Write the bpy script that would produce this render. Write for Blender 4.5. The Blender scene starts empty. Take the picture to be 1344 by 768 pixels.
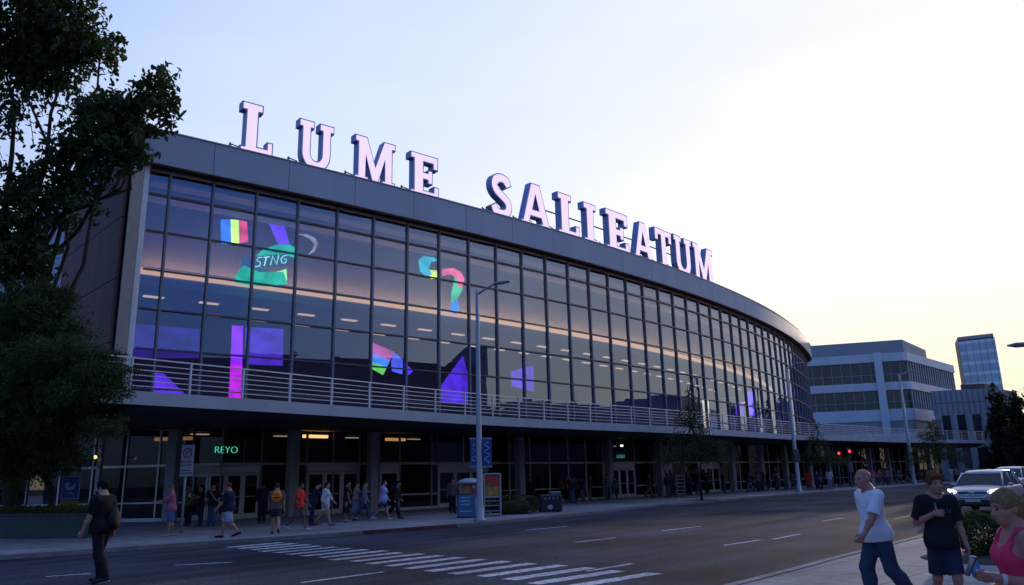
import bpy, math, random
import numpy as np
from mathutils import Vector, Matrix
from mathutils.geometry import tessellate_polygon

rng = random.Random(11)
nrg = np.random.default_rng(5)
scene = bpy.context.scene
COL = scene.collection
rad = math.radians

# ------------------------------------------------------------------ camera
CAM_H = 1.70
PITCH, ROLL, FPX = rad(13.66), rad(1.34), 1004.0


def ray(x, y):
    u, v = (x - 672) / FPX, (384 - y) / FPX
    a = u * math.cos(ROLL) + v * math.sin(ROLL)
    b = -u * math.sin(ROLL) + v * math.cos(ROLL)
    return (a, math.cos(PITCH) - b * math.sin(PITCH), math.sin(PITCH) + b * math.cos(PITCH))


def on_plane(x, y, z=0.0):
    d = ray(x, y)
    t = (z - CAM_H) / d[2]
    return d[0] * t, d[1] * t


def at(x, y, Y):
    d = ray(x, y)
    t = Y / d[1]
    return d[0] * t, Y, CAM_H + d[2] * t


cam_d = bpy.data.cameras.new('camera')
cam = bpy.data.objects.new('camera', cam_d)
COL.objects.link(cam)
cam_d.sensor_width = 36
cam_d.lens = 36 * FPX / 1344
cam_d.clip_start = 0.1
cam_d.clip_end = 6000
R0, U0, F0 = Vector((1, 0, 0)), Vector((0, -math.sin(PITCH), math.cos(PITCH))), Vector((0, math.cos(PITCH), math.sin(PITCH)))
RR = R0 * math.cos(ROLL) - U0 * math.sin(ROLL)
UU = R0 * math.sin(ROLL) + U0 * math.cos(ROLL)
M = Matrix.Identity(4)
for i in range(3):
    M[i][0], M[i][1], M[i][2] = RR[i], UU[i], -F0[i]
M[0][3], M[1][3], M[2][3] = 0, 0, CAM_H
cam.matrix_world = M
scene.camera = cam

# ------------------------------------------------------------------ render / world
scene.render.engine = 'CYCLES'
scene.cycles.use_denoising = True
try:
    scene.cycles.denoiser = 'OPENIMAGEDENOISE'
except Exception:
    pass
scene.cycles.max_bounces = 7
scene.cycles.transparent_max_bounces = 12
scene.cycles.sample_clamp_indirect = 4
scene.cycles.caustics_reflective = False
scene.cycles.caustics_refractive = False
vs = scene.view_settings
vs.view_transform = 'Standard'
vs.look = 'None'
vs.gamma = 1
vs.use_curve_mapping = False
vs.exposure = EXPOSURE = 1.7

SUN_AZ, SUN_EL = rad(36), rad(7.5)
w = bpy.data.worlds.new('World')
scene.world = w
w.use_nodes = True
nt = w.node_tree
bg = nt.nodes['Background']
sky = nt.nodes.new('ShaderNodeTexSky')
sky.sky_type = 'NISHITA'
sky.sun_disc = False
sky.sun_elevation = SUN_EL
sky.sun_rotation = SUN_AZ
sky.altitude = 50
sky.air_density = 1.0
sky.dust_density = 2.0
sky.ozone_density = 2.5
def _vm(op, a=None, b=None):
    q = nt.nodes.new('ShaderNodeVectorMath')
    q.operation = op
    for i, v in enumerate((a, b)):
        if v is None:
            continue
        if isinstance(v, (tuple, list)):
            q.inputs[i].default_value = v
        else:
            nt.links.new(v, q.inputs[i])
    return q.outputs['Value'] if op == 'DOT_PRODUCT' else q.outputs[0]


# hazy evening air: the glow round the sun rolls off softly, the side of the sky away from the sun is dim
SKY_GAIN, SKY_ROLL = 4.0, 0.37
c1 = _vm('MULTIPLY', sky.outputs[0], tuple(SKY_GAIN * k for k in (1.08, 0.93, 1.16)))
den = _vm('ADD', _vm('MULTIPLY', c1, (0.37, 0.38, 0.385)), (1, 1, 1))
c2 = _vm('DIVIDE', c1, den)
tcw = nt.nodes.new('ShaderNodeTexCoord')
dt = _vm('DOT_PRODUCT', tcw.outputs['Generated'], (math.sin(SUN_AZ), math.cos(SUN_AZ), 0))
mrw = nt.nodes.new('ShaderNodeMapRange')
mrw.interpolation_type = 'SMOOTHSTEP'
mrw.inputs['From Min'].default_value = -0.06
mrw.inputs['From Max'].default_value = 0.5
mrw.inputs['To Min'].default_value = 0.0
mrw.inputs['To Max'].default_value = 1.0
nt.links.new(dt, mrw.inputs[0])
mxc = nt.nodes.new('ShaderNodeMix')
mxc.data_type = 'RGBA'
mxc.inputs['A'].default_value = (0.26, 0.42, 0.80, 1)
mxc.inputs['B'].default_value = (1, 1, 1, 1)
nt.links.new(mrw.outputs[0], mxc.inputs['Factor'])
sxyz = nt.nodes.new('ShaderNodeSeparateXYZ')
nt.links.new(tcw.outputs['Generated'], sxyz.inputs[0])
mre = nt.nodes.new('ShaderNodeMapRange')
mre.interpolation_type = 'SMOOTHSTEP'
mre.inputs['From Min'].default_value = 0.02
mre.inputs['From Max'].default_value = 0.40
nt.links.new(sxyz.outputs['Z'], mre.inputs[0])
# dusty warmth low over the horizon, clearer blue higher up; faint thin cloud streaks
mxe = nt.nodes.new('ShaderNodeMix')
mxe.data_type = 'RGBA'
mxe.inputs['A'].default_value = (0.93, 0.815, 0.585, 1)
mxe.inputs['B'].default_value = (0.90, 0.955, 1.08, 1)
nt.links.new(mre.outputs[0], mxe.inputs['Factor'])
mpc = nt.nodes.new('ShaderNodeMapping')
mpc.inputs['Scale'].default_value = (1.2, 1.2, 5.0)
nt.links.new(tcw.outputs['Generated'], mpc.inputs[0])
ncl = nt.nodes.new('ShaderNodeTexNoise')
ncl.inputs['Scale'].default_value = 2.2
ncl.inputs['Detail'].default_value = 6
nt.links.new(mpc.outputs[0], ncl.inputs['Vector'])
mrc = nt.nodes.new('ShaderNodeMapRange')
mrc.inputs['From Min'].default_value, mrc.inputs['From Max'].default_value = 0.35, 0.7
mrc.inputs['To Min'].default_value, mrc.inputs['To Max'].default_value = 0.965, 1.035
nt.links.new(ncl.outputs['Fac'], mrc.inputs[0])
cs = nt.nodes.new('ShaderNodeVectorMath')
cs.operation = 'SCALE'
nt.links.new(_vm('MULTIPLY', _vm('MULTIPLY', c2, mxc.outputs['Result']), mxe.outputs['Result']), cs.inputs[0])
nt.links.new(mrc.outputs[0], cs.inputs['Scale'])
nt.links.new(cs.outputs[0], bg.inputs[0])
bg.inputs[1].default_value = 0.15
sd = bpy.data.lights.new('sun', 'SUN')
sd.energy = 0.5
sd.angle = rad(0.6)
sd.color = (1.0, 0.78, 0.55)
so = bpy.data.objects.new('sun', sd)
COL.objects.link(so)
sdir = Vector((math.sin(SUN_AZ) * math.cos(SUN_EL), math.cos(SUN_AZ) * math.cos(SUN_EL), math.sin(SUN_EL)))
so.rotation_euler = (-sdir).to_track_quat('-Z', 'Y').to_euler()
so.location = (60, 60, 40)

# ------------------------------------------------------------------ materials
_mc = {}


def mat(name, col, rough=0.6, metal=0.0, var=0.12, scale=6.0, bump=0.0, spec=0.5, detail=4, streak=0.0):
    key = (name, tuple(col), rough, metal, var, scale, bump, streak)
    if key in _mc:
        return _mc[key]
    m = bpy.data.materials.new(name)
    m.use_nodes = True
    n, l = m.node_tree.nodes, m.node_tree.links
    p = n['Principled BSDF']
    p.inputs['Roughness'].default_value = rough
    p.inputs['Metallic'].default_value = metal
    p.inputs['Specular IOR Level'].default_value = spec
    tc = n.new('ShaderNodeTexCoord')
    tex = n.new('ShaderNodeTexNoise')
    tex.inputs['Scale'].default_value = scale
    tex.inputs['Detail'].default_value = detail
    if streak:
        mp = n.new('ShaderNodeMapping')
        mp.inputs['Scale'].default_value = (1, 1, streak)
        l.new(tc.outputs['Object'], mp.inputs[0])
        l.new(mp.outputs[0], tex.inputs['Vector'])
    else:
        l.new(tc.outputs['Object'], tex.inputs['Vector'])
    mr = n.new('ShaderNodeMapRange')
    mr.inputs['From Min'].default_value = 0.25
    mr.inputs['From Max'].default_value = 0.75
    mr.inputs['To Min'].default_value = 1 - var
    mr.inputs['To Max'].default_value = 1 + var
    l.new(tex.outputs['Fac'], mr.inputs[0])
    mx = n.new('ShaderNodeVectorMath')
    mx.operation = 'SCALE'
    mx.inputs[0].default_value = col[:3]
    l.new(mr.outputs[0], mx.inputs['Scale'])
    l.new(mx.outputs[0], p.inputs['Base Color'])
    if bump:
        b = n.new('ShaderNodeBump')
        b.inputs['Strength'].default_value = bump
        b.inputs['Distance'].default_value = 0.02
        l.new(tex.outputs['Fac'], b.inputs['Height'])
        l.new(b.outputs[0], p.inputs['Normal'])
    _mc[key] = m
    return m


def emit(name, col, strength, base=(0.3, 0.3, 0.3)):
    key = (name, tuple(col), strength)
    if key in _mc:
        return _mc[key]
    m = bpy.data.materials.new(name)
    m.use_nodes = True
    p = m.node_tree.nodes['Principled BSDF']
    p.inputs['Base Color'].default_value = (*base, 1)
    p.inputs['Roughness'].default_value = 0.5
    p.inputs['Emission Color'].default_value = (*col, 1)
    p.inputs['Emission Strength'].default_value = strength
    _mc[key] = m
    return m


def glass(name, tint, ior, add, refl=(0.9, 0.93, 1.0), rough=0.0, wob=0.0):
    m = bpy.data.materials.new(name)
    m.use_nodes = True
    n, l = m.node_tree.nodes, m.node_tree.links
    n.remove(n['Principled BSDF'])
    out = n['Material Output']
    tr = n.new('ShaderNodeBsdfTransparent')
    tr.inputs[0].default_value = (*tint, 1)
    gl = n.new('ShaderNodeBsdfGlossy')
    gl.inputs['Color'].default_value = (*refl, 1)
    gl.inputs['Roughness'].default_value = rough
    fr = n.new('ShaderNodeFresnel')
    fr.inputs['IOR'].default_value = ior
    ad = n.new('ShaderNodeMath')
    ad.operation = 'ADD'
    ad.use_clamp = True
    ad.inputs[1].default_value = add
    l.new(fr.outputs[0], ad.inputs[0])
    mix = n.new('ShaderNodeMixShader')
    l.new(ad.outputs[0], mix.inputs[0])
    l.new(tr.outputs[0], mix.inputs[1])
    l.new(gl.outputs[0], mix.inputs[2])
    l.new(mix.outputs[0], out.inputs[0])
    if wob:
        tc = n.new('ShaderNodeTexCoord')
        t = n.new('ShaderNodeTexNoise')
        t.inputs['Scale'].default_value = 0.7
        l.new(tc.outputs['Object'], t.inputs['Vector'])
        b = n.new('ShaderNodeBump')
        b.inputs['Strength'].default_value = wob
        b.inputs['Distance'].default_value = 0.05
        l.new(t.outputs['Fac'], b.inputs['Height'])
        l.new(b.outputs[0], gl.inputs['Normal'])
    return m


# ------------------------------------------------------------------ object helpers
def prop(o, label=None, cat=None, group=None, kind=None):
    for k, v in (('label', label), ('category', cat), ('group', group), ('kind', kind)):
        if v:
            o[k] = v
    return o


def thing(name, label, cat, loc=(0, 0, 0), rotz=0.0, group=None):
    o = bpy.data.objects.new(name, None)
    o.empty_display_size = 0.2
    COL.objects.link(o)
    o.location = loc
    o.rotation_euler = (0, 0, rotz)
    return prop(o, label, cat, group)


def link_mesh(name, verts, faces, m, parent=None, smooth=False, fm=None, off=None):
    me = bpy.data.meshes.new(name)
    v = np.asarray(verts, dtype=np.float64).reshape(-1, 3)
    if off is not None:
        v = v - np.asarray(off)
    me.from_pydata(v.tolist(), [], faces)
    for mm in (m if isinstance(m, (list, tuple)) else [m]):
        me.materials.append(mm)
    if fm is not None:
        me.polygons.foreach_set('material_index', np.asarray(fm, dtype=np.int32))
    if smooth:
        me.polygons.foreach_set('use_smooth', np.ones(len(me.polygons), dtype=bool))
    me.update()
    o = bpy.data.objects.new(name, me)
    COL.objects.link(o)
    if parent is not None:
        o.parent = parent
    return o


class MB:
    def __init__(self):
        self.v, self.f, self.m, self.cur = [], [], [], 0

    def add(self, vs, fs):
        b = len(self.v)
        self.v += [tuple(p) for p in vs]
        self.f += [tuple(i + b for i in f) for f in fs]
        self.m += [self.cur] * len(fs)
        return self

    def box(self, c, s, rz=0.0, bev=0.0):
        hx, hy, hz = s[0] / 2, s[1] / 2, s[2] / 2
        ca, sa = math.cos(rz), math.sin(rz)
        T = lambda x, y, z: (c[0] + x * ca - y * sa, c[1] + x * sa + y * ca, c[2] + z)
        if bev <= 0:
            p = [T(x, y, z) for z in (-hz, hz) for x, y in ((-hx, -hy), (hx, -hy), (hx, hy), (-hx, hy))]
            return self.add(p, [(3, 2, 1, 0), (4, 5, 6, 7), (0, 1, 5, 4), (1, 2, 6, 5), (2, 3, 7, 6), (3, 0, 4, 7)])
        b = min(bev, hx * .9, hy * .9, hz * .9)
        p = []
        for z, ins in ((-hz, b), (-hz + b, 0), (hz - b, 0), (hz, b)):
            ax, ay = hx - ins, hy - ins
            c2 = b if ins == 0 else b * .5
            p += [T(x, y, z) for x, y in ((-ax + c2, -ay), (ax - c2, -ay), (ax, -ay + c2), (ax, ay - c2), (ax - c2, ay), (-ax + c2, ay), (-ax, ay - c2), (-ax, -ay + c2))]
        f = [tuple(range(7, -1, -1)), tuple(range(24, 32))]
        for k in range(3):
            for i in range(8):
                j = (i + 1) % 8
                f.append((k * 8 + i, k * 8 + j, k * 8 + 8 + j, k * 8 + 8 + i))
        return self.add(p, f)

    def prism(self, poly, z0, z1):
        """poly: list of (x,y) counter-clockwise; z0/z1 numbers or lists"""
        n = len(poly)
        za = z0 if isinstance(z0, (list, tuple)) else [z0] * n
        zb = z1 if isinstance(z1, (list, tuple)) else [z1] * n
        p = [(x, y, za[i]) for i, (x, y) in enumerate(poly)] + [(x, y, zb[i]) for i, (x, y) in enumerate(poly)]
        tri = tessellate_polygon([[Vector((x, y, 0)) for x, y in poly]])
        f = []
        for t in tri:
            a, b, c = [Vector((*poly[i], 0)) for i in t]
            if (b - a).cross(c - a).z < 0:
                t = (t[0], t[2], t[1])
            f.append((t[0] + n, t[1] + n, t[2] + n))
            f.append((t[2], t[1], t[0]))
        f += [(i, (i + 1) % n, n + (i + 1) % n, n + i) for i in range(n)]
        return self.add(p, f)

    def beam(self, pts, w, h, z=None):
        """rectangular section swept along a polyline (pts xyz = centre line); w = horizontal, h = vertical"""
        P = [Vector(p) for p in pts]
        ring = []
        for i, p in enumerate(P):
            d = (P[min(i + 1, len(P) - 1)] - P[max(i - 1, 0)])
            nrm = Vector((d.y, -d.x, 0)).normalized()
            for a, b in ((-1, -1), (1, -1), (1, 1), (-1, 1)):
                ring.append(p + nrm * (a * w / 2) + Vector((0, 0, b * h / 2)))
        f = []
        for i in range(len(P) - 1):
            for k in range(4):
                j = (k + 1) % 4
                f.append((i * 4 + k, i * 4 + j, i * 4 + 4 + j, i * 4 + 4 + k))
        e = (len(P) - 1) * 4
        f += [(3, 2, 1, 0), (e, e + 1, e + 2, e + 3)]
        return self.add(ring, f)

    def tube(self, pts, r, n=8, cap=True):
        P = [Vector(p) for p in pts]
        rs = r if isinstance(r, (list, tuple)) else [r] * len(P)
        ring = []
        up = Vector((0, 0, 1))
        prev = None
        for i, p in enumerate(P):
            d = (P[min(i + 1, len(P) - 1)] - P[max(i - 1, 0)]).normalized()
            if prev is None:
                a = d.cross(up if abs(d.z) < .95 else Vector((1, 0, 0))).normalized()
            else:
                a = (prev - d * prev.dot(d)).normalized()
            prev = a
            b = d.cross(a)
            for k in range(n):
                t = 2 * math.pi * k / n
                ring.append(p + (a * math.cos(t) + b * math.sin(t)) * rs[i])
        f = []
        for i in range(len(P) - 1):
            for k in range(n):
                j = (k + 1) % n
                f.append((i * n + k, i * n + j, i * n + n + j, i * n + n + k))
        if cap:
            e = (len(P) - 1) * n
            f += [tuple(range(n - 1, -1, -1)), tuple(range(e, e + n))]
        return self.add(ring, f)

    def lathe(self, prof, c=(0, 0, 0), n=20):
        """prof: (r,z) list"""
        p = []
        for r, z in prof:
            for k in range(n):
                t = 2 * math.pi * k / n
                p.append((c[0] + r * math.cos(t), c[1] + r * math.sin(t), c[2] + z))
        f = []
        for i in range(len(prof) - 1):
            for k in range(n):
                j = (k + 1) % n
                f.append((i * n + k, i * n + j, i * n + n + j, i * n + n + k))
        e = (len(prof) - 1) * n
        f += [tuple(range(n - 1, -1, -1)), tuple(range(e, e + n))]
        return self.add(p, f)

    def plate(self, loops, T, t0, t1):
        """2D loops (first outer, rest holes) extruded between depth t0 and t1; T(u,v,t)->xyz"""
        P2 = [p for lp in loops for p in lp]
        tri = tessellate_polygon([[Vector((u, v, 0)) for u, v in lp] for lp in loops])
        n = len(P2)
        p = [T(u, v, t0) for u, v in P2] + [T(u, v, t1) for u, v in P2]
        f = []
        for t in tri:
            a, b, c = [Vector((*P2[i], 0)) for i in t]
            if (b - a).cross(c - a).z < 0:
                t = (t[0], t[2], t[1])
            f.append((t[0], t[1], t[2]))
            f.append((t[2] + n, t[1] + n, t[0] + n))
        b = 0
        for lp in loops:
            m = len(lp)
            f += [(b + i, b + (i + 1) % m, n + b + (i + 1) % m, n + b + i) for i in range(m)]
            b += m
        return self.add(p, f)

    def build(self, name, m, parent=None, smooth=False, off=None, recalc=True):
        o = link_mesh(name, self.v, self.f, m, parent, smooth, self.m if isinstance(m, (list, tuple)) else None, off)
        return o


def catmull(P, per=8):
    P = [np.array(p, float) for p in P]
    Q = [2 * P[0] - P[1]] + P + [2 * P[-1] - P[-2]]
    out = []
    for i in range(1, len(Q) - 2):
        a, b, c, d = Q[i - 1:i + 3]
        for k in range(per):
            t = k / per
            out.append(.5 * ((2 * b) + (-a + c) * t + (2 * a - 5 * b + 4 * c - d) * t * t + (-a + 3 * b - 3 * c + d) * t ** 3))
    out.append(P[-1])
    return out


def offset_line(P, d):
    """shift an (x,y) polyline to its right by d"""
    out = []
    for i in range(len(P)):
        a, b = P[max(i - 1, 0)], P[min(i + 1, len(P) - 1)]
        tx, ty = b[0] - a[0], b[1] - a[1]
        L = math.hypot(tx, ty)
        out.append((P[i][0] + ty / L * d, P[i][1] - tx / L * d))
    return out


def arclen(P):
    s = [0]
    for a, b in zip(P, P[1:]):
        s.append(s[-1] + math.dist(a[:2], b[:2]))
    return s


def walk(P, s, S=None):
    """point + heading at arclength s on polyline"""
    S = S or arclen(P)
    s = max(0, min(s, S[-1] - 1e-6))
    for i in range(len(P) - 1):
        if S[i + 1] >= s:
            f = (s - S[i]) / (S[i + 1] - S[i])
            x = P[i][0] + f * (P[i + 1][0] - P[i][0])
            y = P[i][1] + f * (P[i + 1][1] - P[i][1])
            return x, y, math.atan2(P[i + 1][1] - P[i][1], P[i + 1][0] - P[i][0])


def text_mesh(txt, size, extrude=0.01, bold=0.0):
    """verts/faces of a line of lettering, centred, in the XZ plane facing -Y"""
    cu = bpy.data.curves.new('lettering', 'FONT')
    cu.body = txt
    cu.size = size
    cu.extrude = extrude
    cu.offset = bold
    cu.align_x = 'CENTER'
    cu.align_y = 'CENTER'
    o = bpy.data.objects.new('lettering', cu)
    COL.objects.link(o)
    dg = bpy.context.evaluated_depsgraph_get()
    me = bpy.data.meshes.new_from_object(o.evaluated_get(dg))
    v = [(q.co.x, -q.co.z, q.co.y) for q in me.vertices]
    f = [tuple(p.vertices) for p in me.polygons]
    bpy.data.objects.remove(o)
    bpy.data.curves.remove(cu)
    bpy.data.meshes.remove(me)
    return v, f


def rotz_pts(v, a, loc):
    ca, sa = math.cos(a), math.sin(a)
    return [(x * ca - y * sa + loc[0], x * sa + y * ca + loc[1], z + loc[2]) for x, y, z in v]
# ================================================================== SETTING: ground, road, pavements
def surface(name, col, rough, scale, var, joints=None, rotz=0.0, spec=0.25, cracks=False, bump=0.15):
    """paving / asphalt: fine grain + large blotches (+ saw-cut joints)"""
    m = bpy.data.materials.new(name)
    m.use_nodes = True
    n, l = m.node_tree.nodes, m.node_tree.links
    p = n['Principled BSDF']
    p.inputs['Roughness'].default_value = rough
    p.inputs['Specular IOR Level'].default_value = spec
    tc = n.new('ShaderNodeTexCoord')
    mp = n.new('ShaderNodeMapping')
    mp.inputs['Rotation'].default_value = (0, 0, rotz)
    l.new(tc.outputs['Object'], mp.inputs[0])

    def noise(sc, det, vec=None):
        t = n.new('ShaderNodeTexNoise')
        t.inputs['Scale'].default_value = sc
        t.inputs['Detail'].default_value = det
        l.new(vec or mp.outputs[0], t.inputs['Vector'])
        return t.outputs['Fac']

    def rng_(src, a, b, f0=.3, f1=.7):
        q = n.new('ShaderNodeMapRange')
        q.inputs['From Min'].default_value, q.inputs['From Max'].default_value = f0, f1
        q.inputs['To Min'].default_value, q.inputs['To Max'].default_value = a, b
        l.new(src, q.inputs[0])
        return q.outputs[0]

    def mul(a, b):
        q = n.new('ShaderNodeMath')
        q.operation = 'MULTIPLY'
        l.new(a, q.inputs[0])
        l.new(b, q.inputs[1])
        return q.outputs[0]
    ms = n.new('ShaderNodeMapping')
    ms.inputs['Scale'].default_value = (.12, 1.3, 1)
    l.new(mp.outputs[0], ms.inputs[0])
    f = mul(rng_(noise(scale, 6), 1 - var, 1 + var), rng_(noise(.22, 5), 1 - var, 1 + var))
    f = mul(f, rng_(noise(.9, 4, ms.outputs[0]), 1 - var * .8, 1 + var * .8))
    if cracks:
        vo = n.new('ShaderNodeTexVoronoi')
        vo.feature = 'DISTANCE_TO_EDGE'
        vo.inputs['Scale'].default_value = .16
        ad = n.new('ShaderNodeVectorMath')
        ad.operation = 'ADD'
        nz = n.new('ShaderNodeTexNoise')
        nz.inputs['Scale'].default_value = .8
        nz.inputs['Detail'].default_value = 5
        l.new(mp.outputs[0], nz.inputs['Vector'])
        sc = n.new('ShaderNodeVectorMath')
        sc.operation = 'SCALE'
        sc.inputs['Scale'].default_value = 1.6
        l.new(nz.outputs['Color'], sc.inputs[0])
        l.new(mp.outputs[0], ad.inputs[0])
        l.new(sc.outputs[0], ad.inputs[1])
        l.new(ad.outputs[0], vo.inputs['Vector'])
        f = mul(f, rng_(vo.outputs['Distance'], .55, 1, 0.0, .006))
    if joints:
        br = n.new('ShaderNodeTexBrick')
        br.offset = 0
        br.inputs['Color1'].default_value = (1, 1, 1, 1)
        br.inputs['Color2'].default_value = (.86, .86, .86, 1)
        br.inputs['Mortar'].default_value = (.35, .35, .35, 1)
        br.inputs['Scale'].default_value = 1
        br.inputs['Brick Width'].default_value, br.inputs['Row Height'].default_value = joints
        br.inputs['Mortar Size'].default_value = .018
        l.new(mp.outputs[0], br.inputs['Vector'])
        f = mul(f, rng_(br.outputs['Color'], 0, 1, 0, 1))
    mx = n.new('ShaderNodeVectorMath')
    mx.operation = 'SCALE'
    mx.inputs[0].default_value = col
    l.new(f, mx.inputs['Scale'])
    l.new(mx.outputs[0], p.inputs['Base Color'])
    b = n.new('ShaderNodeBump')
    b.inputs['Strength'].default_value = bump
    b.inputs['Distance'].default_value = .01
    l.new(noise(scale * 2, 4), b.inputs['Height'])
    l.new(b.outputs[0], p.inputs['Normal'])
    return m


ROADDIR = rad(50)
ASPHALT = surface('asphalt', (.042, .047, .058), .92, 14, .52, None, -ROADDIR, .08, True, .3)
PAVING = surface('concrete_paving', (.24, .24, .25), .85, 5, .22, (1.6, 1.6), -rad(44), .2)
KERB = mat('kerb_concrete', (.17, .17, .17), .85, var=.3, scale=1.5, spec=.2)
KERB_RED = mat('red_kerb_paint', (.09, .035, .045), .7, var=.4, scale=3, spec=.2)
PAINT = surface('road_paint', (.50, .50, .52), .7, 9, .3, None, -ROADDIR, .2)
# tyre-worn paint: asphalt shows through in flecks
_n, _l = PAINT.node_tree.nodes, PAINT.node_tree.links
_p = _n['Principled BSDF']
_src = _p.inputs['Base Color'].links[0].from_socket
_w = _n.new('ShaderNodeTexNoise')
_w.inputs['Scale'].default_value = 7
_w.inputs['Detail'].default_value = 8
_w.inputs['Roughness'].default_value = .75
_tc = _n.new('ShaderNodeTexCoord')
_l.new(_tc.outputs['Object'], _w.inputs['Vector'])
_r = _n.new('ShaderNodeMapRange')
_r.inputs['From Min'].default_value, _r.inputs['From Max'].default_value = .50, .62
_r.inputs['To Min'].default_value, _r.inputs['To Max'].default_value = 0, .8
_l.new(_w.outputs['Fac'], _r.inputs[0])
_m = _n.new('ShaderNodeMix')
_m.data_type = 'RGBA'
_l.new(_r.outputs[0], _m.inputs['Factor'])
_l.new(_src, _m.inputs['A'])
_m.inputs['B'].default_value = (.05, .05, .055, 1)
_l.new(_m.outputs['Result'], _p.inputs['Base Color'])
DIRT = mat('ground_earth', (.05, .05, .045), .95, var=.3, scale=.3, spec=.1)

MB().add([(-2500, -2500, -.06), (2500, -2500, -.06), (2500, 3000, -.06), (-2500, 3000, -.06)], [(0, 1, 2, 3)]).build('ground', DIRT)['kind'] = 'structure'

FAR_KERB = [tuple(p) for p in catmull([(-70, -33), (-26, 8.8), (-13.05, 20.1), (-10.9, 22.0), (-8.8, 23.8), (-6.4, 25.6), (-3.9, 27.7), (-1.4, 30.2), (1.0, 33.4),
                                       (3.8, 37.6), (7.4, 43.4), (8.6, 44.5), (11.5, 48.2), (17, 55.2), (24, 63), (33, 72.6), (45, 84.2), (62, 99), (90, 124), (150, 178), (300, 300)], 6)]
NEAR_KERB = [tuple(p) for p in catmull([(-48, -45), (-8.2, -.6), (3.5, 12.5), (6.1, 15.5), (9.4, 19.2), (13.4, 23.6), (20.5, 27.6), (27, 33), (42, 48), (95, 99), (320, 285)], 6)]
road = FAR_KERB + NEAR_KERB[::-1]
MB().prism(road[::-1], -.05, 0).build('road', ASPHALT)['kind'] = 'structure'
KW = .16
far_in = offset_line(FAR_KERB, -KW)
near_in = offset_line(NEAR_KERB, KW)
side_far = far_in + [(300, 420), (-120, 420), (-120, -33)]
side_near = near_in[::-1] + [(-48, -140), (320, -140)]
MB().prism(side_far, -.05, .10).build('far_pavement', PAVING)['kind'] = 'structure'
MB().prism(side_near, -.05, .10).build('near_pavement', PAVING)['kind'] = 'structure'


def kerb_obj(name, P, side, m, z1=.115):
    Q = offset_line(P, side * KW)
    poly = (P + Q[::-1]) if side < 0 else (Q + P[::-1])
    mb = MB()
    for i in range(len(P) - 1):
        q = [P[i], P[i + 1], Q[i + 1], Q[i]]
        if side > 0:
            q = q[::-1]
        mb.prism(q, -.04, z1)
    return mb.build(name, m)


k = kerb_obj('far_kerb', FAR_KERB, -1, KERB)
k['kind'] = 'structure'
k = kerb_obj('near_kerb', NEAR_KERB, 1, KERB)
k['kind'] = 'structure'
SK = arclen(FAR_KERB)
i0 = min(range(len(FAR_KERB)), key=lambda i: math.dist(FAR_KERB[i], (-5.2, 26.6)))
redline = offset_line(FAR_KERB, .004)[i0:i0 + 8]
mb = MB()
for i in range(len(redline) - 1):
    a, b = redline[i], redline[i + 1]
    ai, bi = offset_line(redline, -KW)[i], offset_line(redline, -KW)[i + 1]
    mb.prism([a, b, bi, ai], .005, .119)
mb.build('red_kerb_marking', KERB_RED)['kind'] = 'structure'

# painted markings
mk = MB()


def dash(p0, p1, wd):
    a, b = on_plane(*p0), on_plane(*p1)
    d = Vector((b[0] - a[0], b[1] - a[1])).normalized()
    nx, ny = -d.y * wd / 2, d.x * wd / 2
    mk.add([(a[0] - nx, a[1] - ny, .004), (b[0] - nx, b[1] - ny, .004), (b[0] + nx, b[1] + ny, .004), (a[0] + nx, a[1] + ny, .004)], [(0, 1, 2, 3)])


for q in (((230, 742), (305, 738)), ((395, 765), (503, 751)), ((755, 712), (808, 706)), ((770, 750), (830, 740)), ((868, 697), (920, 691)), ((950, 716), (998, 709)),
          ((1015, 708), (1050, 701)), ((690, 696), (745, 691)), ((1175, 681), (1195, 677)), ((1080, 684), (1108, 680)), ((60, 757), (120, 753))):
    dash(q[0], q[1], .11)
mk.build('lane_markings', PAINT)['kind'] = 'structure'
mk = MB()
NST = 19
for i in range(NST):
    t = i / (NST - 1)
    tt = t ** 1.0
    a0, a1 = Vector(on_plane(300, 718.5)), Vector(on_plane(745, 771))
    c = a0.lerp(a1, tt) if True else None
    ln = 1.75 + .5 * t
    d = Vector((math.cos(rad(51 - 8 * t)), math.sin(rad(51 - 8 * t))))
    a = c + d * rng.uniform(-.08, .08)
    b = a + d * ln
    nx, ny = -d.y * .17, d.x * .17
    for j in range(6):   # worn edges: the strip is laid in six lengths of slightly different width
        u0, u1 = a.lerp(b, j / 6), a.lerp(b, (j + 1) / 6)
        k = rng.uniform(.85, 1.05)
        mk.add([(u0.x - nx * k, u0.y - ny * k, .004), (u1.x - nx * k, u1.y - ny * k, .004), (u1.x + nx * k, u1.y + ny * k, .004), (u0.x + nx * k, u0.y + ny * k, .004)], [(0, 1, 2, 3)])
mk.build('crosswalk_markings', PAINT)['kind'] = 'structure'

# ================================================================== THE HALL
FASCIA = mat('grey_metal_fascia', (.31, .36, .45), .62, var=.10, scale=.5, streak=.25, spec=.25)
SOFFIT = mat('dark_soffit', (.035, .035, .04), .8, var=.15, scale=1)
FRAME = mat('dark_mullion_metal', (.15, .17, .21), .5, .2, var=.12, scale=2)
TRANSOM = mat('thin_rail_metal', (.07, .08, .10), .5, .2, var=.1)
PALE = mat('pale_aluminium', (.34, .35, .37), .45, .3, var=.08, scale=3)
BROWN = mat('brown_wall_panel', (.15, .068, .060), .7, var=.15, scale=.7, streak=.2, spec=.3)
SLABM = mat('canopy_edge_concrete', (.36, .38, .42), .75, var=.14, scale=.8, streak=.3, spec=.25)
INNER = mat('inner_wall_plaster', (.22, .25, .33), .8, var=.1, scale=.5)
INNERD = mat('inner_floor_dark', (.10, .10, .11), .7, var=.1, scale=.5)
CONC = mat('column_concrete', (.30, .29, .30), .8, var=.18, scale=2, streak=.4, spec=.2)
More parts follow.
